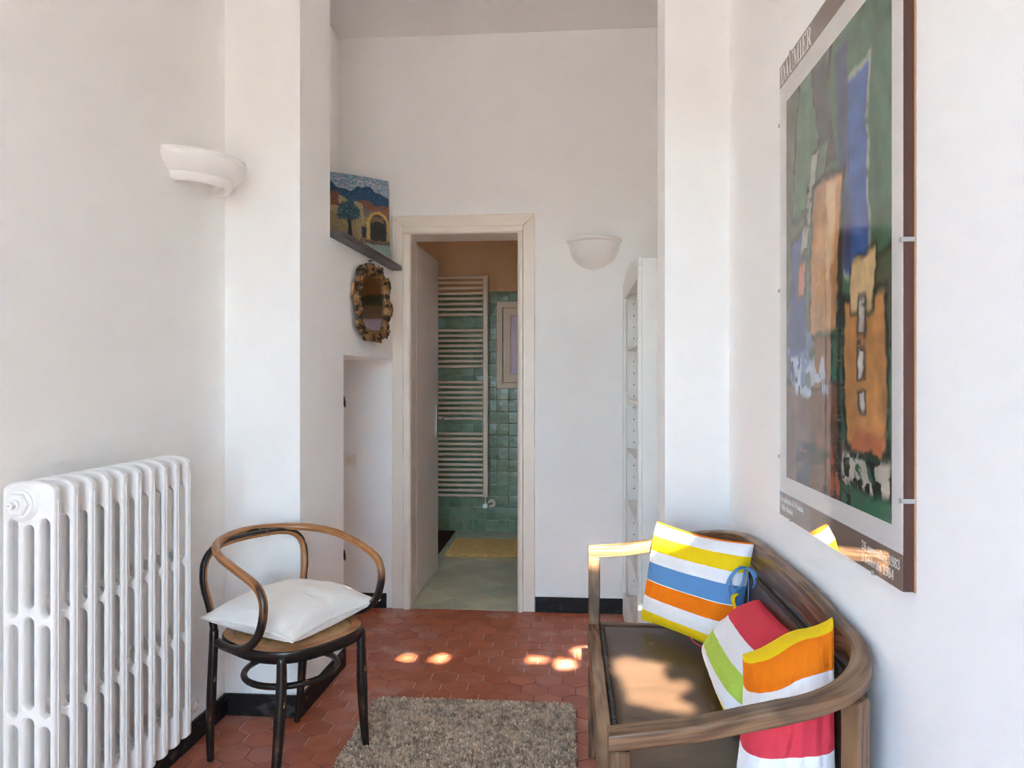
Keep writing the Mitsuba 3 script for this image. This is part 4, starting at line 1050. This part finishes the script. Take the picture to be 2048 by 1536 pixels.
wc = thing('white_cushion', 'white linen cushion with a corded seam on the seat of the bentwood armchair', 'cushion')
pc_ = [np.array([-.858, 2.182, .500]), np.array([-.688, 2.585, .512]), np.array([-1.070, 2.735, .520]), np.array([-1.246, 2.338, .512])]
cen = sum(pc_) / 4
def wwarp(Q, U, Vv):
    Q = Q.copy(); Q[..., 2] = np.maximum(Q[..., 2], .4640 + .0008); return Q
wm, wuv, wseam = cushion(*pc_, .078, .058, (0, 0, 1), 0, n=72, pinch=.15, seed=4, wr=.0065, warp=wwarp, puff=.50)
part(wc, 'cover', P(wm, 'm_white_linen', True, uv=wuv))
wseam[:, 2] = np.maximum(wseam[:, 2], .4685)
sd, _ = tube(wseam, .0038, 8, closed=True)
L_ = np.repeat(np.arange(len(wseam) + 1), 9); 
part(wc, 'piping', P(sd, 'm_white_linen', 60), 'corded seam')

SZ = .4735
cu1 = thing('striped_cushion', 'cushion with yellow, blue and orange bands and a blue bow, against the far arm', 'cushion')
q1 = [np.array([.252, 2.500, .492]), np.array([.500, 2.165, .492]), np.array([.548, 2.180, .834]), np.array([.298, 2.455, .842])]
m1, u1, s1 = cushion(*q1, .075, .045, (-.76, -.62, .16), 0, n=64, pinch=.075, seed=2, wr=.005)
m1.vertices[:, 2] = np.maximum(m1.vertices[:, 2], SZ + .012)
part(cu1, 'cover', P(m1, 'm_stripes', True, uv=u1))
def on1(a, b_, off=.012):
    a_, bb_ = a, b_
    p = (1 - a_) * (1 - bb_) * q1[0] + a_ * (1 - bb_) * q1[1] + a_ * bb_ * q1[2] + (1 - a_) * bb_ * q1[3]
    return p + off * np.array([-.76, -.62, .16])
def ribbon(pts, w, bsdf, n=40):
    m, _ = tube(spline(pts, n), w, 8, flat=.22); return P(m, bsdf, 50)
k_ = on1(.975, .78, .016)
part(cu1, 'tie', ribbon([k_, k_ + [-.020, -.012, .004], k_ + [-.043, -.018, -.020], k_ + [-.040, -.022, -.052], k_ + [-.018, -.018, -.052], k_ + [-.003, -.006, -.020], k_], .0065, 'm_tie_blue'), 'blue bow')
part(cu1, 'tie', ribbon([k_, k_ + [-.03, -.02, -.004], k_ + [-.053, -.028, -.032], k_ + [-.055, -.03, -.072]], .0075, 'm_tie_blue'), 'blue tie end')
part(cu1, 'tie', ribbon([k_, k_ + [.012, -.030, .0], k_ + [.020, -.045, -.018], k_ + [.018, -.040, -.045]], .0095, 'm_tie_blue'), 'blue tie end')
part(cu1, 'tie', ribbon([k_ + [.004, -.012, 0], k_ + [.006, -.020, -.06], k_ + [.001, -.026, -.12], k_ + [-.006, -.030, -.155]], .0055, 'm_tie_blue'), 'blue tie end')
k2 = on1(.965, .50, .018)
part(cu1, 'tie', ribbon([k2 + [-.006, -.006, .02], k2 + [-.020, -.012, .005], k2 + [-.010, -.012, -.030], k2 + [.0, -.014, -.075], k2 + [-.002, -.016, -.115]], .0100, 'm_tie_yellow'), 'yellow tie')

th_p = spline([on1(.64, .075, .055), on1(.68, .050, .056), on1(.72, .040, .055), on1(.78, .022, .048)], 24)
thm, _ = tube(th_p, .0016, 6)
part(cu1, 'loose_thread', P(thm, 'm_thread_red', 40), 'loose red thread')

cu2 = thing('striped_cushion', 'cushion with green, white and red bands leaning in the middle of the bench', 'cushion')
q2 = [np.array([.412, 2.225, .490]), np.array([.388, 1.785, .490]), np.array([.530, 1.620, .735]), np.array([.530, 2.055, .705])]
m2, u2, s2_ = cushion(*q2, .070, .035, (-.80, -.05, .52), 1, n=56, pinch=.06, seed=7, wr=.004)
m2.vertices[:, 2] = np.maximum(m2.vertices[:, 2], SZ + .012); m2.vertices[:, 0] = np.minimum(m2.vertices[:, 0], .541)
part(cu2, 'cover', P(m2, 'm_stripes', True, uv=u2))

cu3 = thing('striped_cushion', 'cushion with orange, white and red bands wedged in the near corner of the bench', 'cushion')
q3 = [np.array([.335, 1.50, .490]), np.array([.525, 1.470, .490]), np.array([.545, 1.540, .826]), np.array([.364, 1.545, .742])]
m3_, u3, s3_ = cushion(*q3, .125, .035, (-.14, -.97, .16), 2, n=60, pinch=.085, seed=9, wr=.010, puff=.33)
m3_.vertices[:, 2] += .020 * np.exp(-((m3_.vertices[:, 0] - .455) / .05) ** 2) * np.clip((m3_.vertices[:, 2] - .68) / .1, 0, 1)
m3_.vertices[:, 2] = np.maximum(m3_.vertices[:, 2], SZ + .012); m3_.vertices[:, 0] = np.minimum(m3_.vertices[:, 0], .546)
part(cu3, 'cover', P(m3_, 'm_stripes', True, uv=u3))

# ------------------------------------------------------------------ bench
be = thing('wooden_bench', 'old oak bench with curved arms and brown leather seat along the right wall', 'bench')
BYN, BYF = 1.262, 2.562                        # near and far ends
def rail_path():
    r = .20
    pts = []
    xf0, xb = .070, .566
    yn, yf = BYN + .022, BYF - .022
    def arc_(cx, cy, a0, a1, n):
        return [(cx + r * math.cos(a), cy + r * math.sin(a)) for a in np.linspace(a0, a1, n)]
    far_arm = [(x, yf) for x in np.linspace(xf0, xb - r, 16)]
    c1 = arc_(xb - r, yf - r, PI / 2, 0, 18)
    bk_ = [(xb, y) for y in np.linspace(yf - r, yn + r, 40)]
    c2 = arc_(xb - r, yn + r, 0, -PI / 2, 18)
    near = [(x, yn) for x in np.linspace(xb - r, xf0, 16)]
    return np.array(far_arm + c1[1:] + bk_[1:] + c2[1:] + near[1:])
rp = rail_path()
ln = np.r_[0, np.cumsum(np.linalg.norm(np.diff(rp, axis=0), axis=1))]; Lr = ln[-1]
d_end = np.minimum(ln, Lr - ln)
top_f = np.interp(ln, [0, .12, .23, .34, .45, .60, .8, 2], [.734, .744, .760, .788, .808, .824, .836, .838])
top_n = np.interp(Lr - ln, [0, .159, .235, .313, .42, .49, .60, .75, .9, 2], [.699, .7225, .741, .759, .777, .790, .811, .826, .836, .838])
top = np.minimum(top_f, top_n)
hgt = np.interp(d_end, [0, .15, .38, .47, .56, .74, 2], [.033, .031, .029, .034, .048, .080, .094])
hgt = np.where(ln < Lr / 2, np.maximum(hgt, .040), hgt)
wid = np.interp(d_end, [0, .15, .30, .48, .62, 2], [.040, .043, .048, .042, .032, .029])
def sweep_rail():
    p3 = np.c_[rp, np.zeros(len(rp))]
    t, s, u = frame(p3, up=(0, 0, 1.0))                 # s = to the right of travel = outwards... checked by volume
    ca = np.linspace(0, PI / 2, 5); V, uv = [], []
    for k in range(len(rp)):
        w, h = wid[k] / 2, hgt[k] / 2; c = .009 if d_end[k] > .3 else .006; c = min(c, w * .6, h * .6)
        corner = []
        for qx, qz, a0 in ((1, 1, 0), (-1, 1, PI / 2), (-1, -1, PI), (1, -1, 3 * PI / 2)):
            corner += [(qx * (w - c) + c * math.cos(a0 + a), qz * (h - c) + c * math.sin(a0 + a)) for a in ca]
        corner = np.array(corner + corner[:1])
        V.append(np.c_[rp[k][0] + s[k][0] * corner[:, 0], rp[k][1] + s[k][1] * corner[:, 0], top[k] - h + corner[:, 1]])
        per = np.r_[0, np.cumsum(np.linalg.norm(np.diff(corner, axis=0), axis=1))]
        uv.append(np.c_[per, np.full(len(per), ln[k])])
    n, m = len(V), len(V[0]); V = np.vstack(V); uv = np.vstack(uv)
    i, j = np.meshgrid(np.arange(n - 1), np.arange(m - 1), indexing='ij')
    q = np.stack([i * m + j, i * m + j + 1, (i + 1) * m + j + 1, (i + 1) * m + j], -1).reshape(-1, 4)
    F_ = [q[:, [0, 1, 2]], q[:, [0, 2, 3]]]
    for e, fl_ in ((0, 1), (n - 1, 0)):
        ring = e * m + np.arange(m - 1); cidx = len(V)
        V = np.vstack([V, V[ring], V[ring].mean(0)]); uv = np.vstack([uv, np.c_[V[cidx:cidx + m - 1, 2], V[cidx:cidx + m - 1, 1]], uv[ring[:1]]])
        a = cidx + np.arange(m - 1); b_ = cidx + (np.arange(m - 1) + 1) % (m - 1); c = np.full(m - 1, cidx + m - 1)
        F_.append(np.c_[a, c, b_] if fl_ else np.c_[a, b_, c])
    mesh = trimesh.Trimesh(V, np.vstack(F_), process=False)
    if mesh.volume < 0: mesh.invert()
    return mesh, uv
rm_, ruv = sweep_rail()
part(be, 'arm_rail', P(rm_, 'm_bench_wood', True, uv=ruv), 'bent oak rail forming arms and back')
XF = .066
for y0, y1 in ((BYF - .043, BYF - .003), (BYN + .003, BYN + .043)):
    tz = .694 if y0 > 2 else .666
    part(be, 'front_leg', wood_box(XF + .004, XF + .043, y0, y1, 0.0, tz + .003, .003))
for cy, sg in ((BYN + .070, 1), (BYF - .070, -1)):
    bl = cbox(-.0165, .0165, -.024, .024, 0.0, .748, .003)
    part(be, 'back_leg', wood_uv(xf(bl, rotz(sg * -PI / 4), (.512, cy, 0))))
part(be, 'seat_rail', wood_box(XF, XF + .040, BYN + .044, BYF - .044, .405, .468, .004, 1))
part(be, 'seat_rail', wood_box(XF + .044, .499, BYF - .040, BYF - .010, .405, .466, .004, 0))
part(be, 'seat_rail', wood_box(XF + .044, .499, BYN + .010, BYN + .040, .405, .466, .004, 0))
part(be, 'seat_rail', wood_box(.505, .535, BYN + .094, BYF - .094, .405, .457, .004, 1))
# leather seat with a slight crown
def pad(x0, x1, y0, y1, z0, z1, crown, n=26, mm=46):
    s = np.linspace(-1, 1, n); t = np.linspace(-1, 1, mm)
    S_, T_ = np.meshgrid(s, t, indexing='ij')
    e = np.minimum((1 - np.abs(S_)) * (x1 - x0) / 2, (1 - np.abs(T_)) * (y1 - y0) / 2)
    Z = z0 + (z1 - z0) * np.sqrt(np.clip(1 - (1 - np.clip(e / .03, 0, 1)) ** 2, 0, 1)) + crown * (1 - S_ ** 2) * (1 - T_ ** 2) + .0025 * (meshkit.fbm(np.stack([S_ * 2, T_ * 5, S_ * 0], -1), 3, 5) - .5) * np.clip(e / .05, 0, 1)
    X, Y = x0 + (S_ + 1) / 2 * (x1 - x0), y0 + (T_ + 1) / 2 * (y1 - y0)
    topv = np.stack([X, Y, Z], -1).reshape(-1, 3); botv = np.stack([X, Y, np.full_like(X, z0 - .02)], -1).reshape(-1, 3)
    i, j = np.meshgrid(np.arange(n - 1), np.arange(mm - 1), indexing='ij')
    q = np.stack([i * mm + j, (i + 1) * mm + j, (i + 1) * mm + j + 1, i * mm + j + 1], -1).reshape(-1, 4)
    f = np.vstack([q[:, [0, 1, 2]], q[:, [0, 2, 3]]]); N_ = n * mm
    idx = np.arange(N_).reshape(n, mm)
    per = np.concatenate([idx[:, 0], idx[-1, 1:], idx[::-1, -1][1:], idx[0, ::-1][1:]])
    a, b_ = per[:-1], per[1:]
    side = np.vstack([np.c_[a, a + N_, b_], np.c_[b_, a + N_, b_ + N_]])
    m = trimesh.Trimesh(np.vstack([topv, botv]), np.vstack([f, f[:, ::-1] + N_, side]), process=False)
    if m.volume < 0: m.invert()
    return m
part(be, 'seat', P(pad(XF + .0415, .535, BYN + .041, BYF - .041, .458, .468, .010), 'm_leather', 40), 'worn dark brown leather seat')
# upholstered back below the rail, leaning
def back_pad():
    n, mm = 14, 50
    S_, T_ = np.meshgrid(np.linspace(0, 1, n), np.linspace(0, 1, mm), indexing='ij')
    e = np.minimum(np.minimum(S_, 1 - S_) * .27, np.minimum(T_, 1 - T_) * 1.0)
    puff_ = .012 * np.sqrt(np.clip(1 - (1 - np.clip(e / .05, 0, 1)) ** 2, 0, 1))
    Y = BYN + .13 + (BYF - BYN - .26) * T_; Z = .475 + .268 * S_; X = .537 + .008 * S_ - puff_
    fr = np.stack([X, Y, Z], -1).reshape(-1, 3); bk2 = np.stack([.551 + .004 * S_, Y, Z], -1).reshape(-1, 3)
    i, j = np.meshgrid(np.arange(n - 1), np.arange(mm - 1), indexing='ij')
    q = np.stack([i * mm + j, (i + 1) * mm + j, (i + 1) * mm + j + 1, i * mm + j + 1], -1).reshape(-1, 4)
    f = np.vstack([q[:, [0, 1, 2]], q[:, [0, 2, 3]]]); N_ = n * mm; idx = np.arange(N_).reshape(n, mm)
    per = np.concatenate([idx[:, 0], idx[-1, 1:], idx[::-1, -1][1:], idx[0, ::-1][1:]]); a, b_ = per[:-1], per[1:]
    m = trimesh.Trimesh(np.vstack([fr, bk2]), np.vstack([f, f[:, ::-1] + N_, np.c_[a, a + N_, b_], np.c_[b_, a + N_, b_ + N_]]), process=False)
    if m.volume < 0: m.invert()
    return m
part(be, 'back_panel', P(back_pad(), 'm_leather', 40), 'dark brown leather back')
st = trimesh.creation.icosphere(subdivisions=1, radius=1.0)
def studs(pts, r, sq):
    out = []
    g = np.random.default_rng(4)
    for p in pts:
        m = st.copy(); m.vertices = m.vertices * r * np.array(sq) * g.uniform(.8, 1.15) + p + g.uniform(-.0008, .0008, 3); out.append(m)
    return cat(*out)
part(be, 'seat_gimp', P(studs([(XF + .047 + .003 * (k % 2), y, .4685) for k, y in enumerate(np.arange(BYN + .05, BYF - .05, .0062))], .0042, (1.2, .62, .7)), 'm_gimp', True), 'braided edge of the seat', 'stuff')
part(be, 'back_gimp', P(studs([(.541, y, .738 + .004 * (k % 2)) for k, y in enumerate(np.arange(BYN + .14, BYF - .14, .0070))], .0048, (.6, .75, 1.3)), 'm_gimp', True), 'braided edge of the leather back', 'stuff')

# ------------------------------------------------------------------ outside the garden door
struct('terrace', cbox(-14, 14, -30, YF - .2, -.25, -.10), 'm_terrace', 'sunlit terrace outside the garden door', 'terrace')
HOLES = []                                         # gaps placed in the added vine to shape the sun spots: (x, z) where the sunlight crosses y = YV, and their size
YT, YV = -8.0, -1.0
def gap(p, r, rz=None):
    x, y, z_ = p; d = y - YV
    HOLES.append((x - SUN_AZ * d, z_ + SUN_TAN * d, r, rz or r))
gap((-.762, 3.362, 0), .030, .013); gap((-.606, 3.370, 0), .028, .016); gap((-.146, 3.393, 0), .046, .010); gap((-.015, 3.345, 0), .038, .024)
for x in np.arange(.085, .30, .03): gap((x, 2.52, .720), .045, .034)
gap((.305, 2.44, .790), .045, .052); gap((.35, 2.38, .785), .025, .030)
hr = random.Random(12)
for cx, cy, n_ in ((.225, 2.13, 11), (.235, 1.95, 11)):
    for k in range(n_): gap((cx + hr.uniform(-.075, .075), cy + hr.uniform(-.07, .07), .475), .015, .015)
LEAF = np.array([(0, -.5), (.45, -.28), (.5, .05), (.28, .38), (0, .55), (-.28, .38), (-.5, .05), (-.45, -.28)])
def leaves_on(q, size, yc, ydepth, g):
    """Leaves at (x, z, layer) in the plane y = yc, each shifted along the sunlight when it stands before or behind it."""
    n = len(q); a = g.uniform(0, 2 * PI, n); s = g.uniform(*size, n)
    c, sn = np.cos(a) * s, np.sin(a) * s
    u = LEAF[None, :, 0] * c[:, None] - LEAF[None, :, 1] * sn[:, None]; w = LEAF[None, :, 0] * sn[:, None] + LEAF[None, :, 1] * c[:, None]
    tilt = g.uniform(-.5, .5, (n, 2))
    Y = yc + q[:, 2:3] * ydepth + g.uniform(-.4, .4, (n, 1)) * ydepth + u * tilt[:, :1] + w * tilt[:, 1:]
    V = np.stack([q[:, 0:1] + u + (Y - yc) * SUN_AZ, Y, q[:, 1:2] + w - (Y - yc) * SUN_TAN], -1).reshape(-1, 3)
    f = np.array([(0, 1, 2), (0, 2, 3), (0, 3, 4), (0, 4, 5), (0, 5, 6), (0, 6, 7)])
    return trimesh.Trimesh(V, (np.arange(n)[:, None, None] * 8 + f[None]).reshape(-1, 3), process=False)
g_ = np.random.default_rng(21); q = []
for layer in range(2):
    for x in np.arange(-2.6, 2.3, .055):
        for z_ in np.arange(4.7, 7.9, .055):
            cx, cz = x + g_.uniform(-.02, .02) + layer * .027, z_ + g_.uniform(-.02, .02) + layer * .027
            if cz < 7.70 + .05 * math.sin(cx * 9) and ((cx + .2) / 2.4) ** 2 + ((cz - 6.7) / 2.2) ** 2 < 1 + .1 * math.sin(cx * 7 + cz * 5): q.append((cx, cz, layer))
tre = thing('added_tree', 'added unseen leafy tree that blocks direct sun outside the garden door', 'tree')  # unseen tree, added to block the direct sun passing below the vine
part(tre, 'foliage', P(leaves_on(np.array(q), (.088, .108), YT, .25, g_), 'm_leaf'), kind='stuff')
tk, tuv = tube(spline([(-.2, YT + .1, -.1), (-.22, YT + .1, 1.2), (-.1, YT + .1, 3.4), (-.2, YT + .15, 6.6)], 30), np.linspace(.17, .06, 30), 14)
part(tre, 'trunk', P(tk, 'm_bark', 40))
q = []
for layer in range(3):
    for x in np.arange(-1.35, 1.05, .03):
        for z_ in np.arange(2.36, 3.78, .03):
            cx, cz = x + g_.uniform(-.012, .012) + layer * .011, z_ + g_.uniform(-.012, .012) + layer * .011
            if cz < 2.42 + .035 * math.sin(cx * 8 + 1): continue
            if any(((cx - hx_) / (rx + .030)) ** 2 + ((cz - hz) / (rz + .030)) ** 2 < 1 for hx_, hz, rx, rz in HOLES): continue
            q.append((cx, cz, layer))
vn = thing('added_vine', 'added unseen vine on a beam, with gaps that shape the sun spots', 'vine')  # unseen screen of leaves, added; only its gaps let sun spots through
part(vn, 'foliage', P(leaves_on(np.array(q), (.054, .064), YV, .03, g_), 'm_leaf'), kind='stuff')
part(vn, 'beam', P(cbox(-1.9, 1.2, YV - .06, YV + .06, 3.78, 3.90, .006), 'm_bark'))
for x in (-1.8, 1.1): part(vn, 'post', P(cbox(x, x + .1, YV - .05, YV + .05, -.1, 3.78, .006), 'm_bark'))
hs = thing('bounce_house', 'added unseen ochre house wall that bounces warm light in from outside', 'building')  # unseen building, added for warm bounce light on the left wall
part(hs, 'wall', P(cbox(2.6, 7.5, -7.5, -1.2, -.1, 5.4), 'm_bounce_wall'))
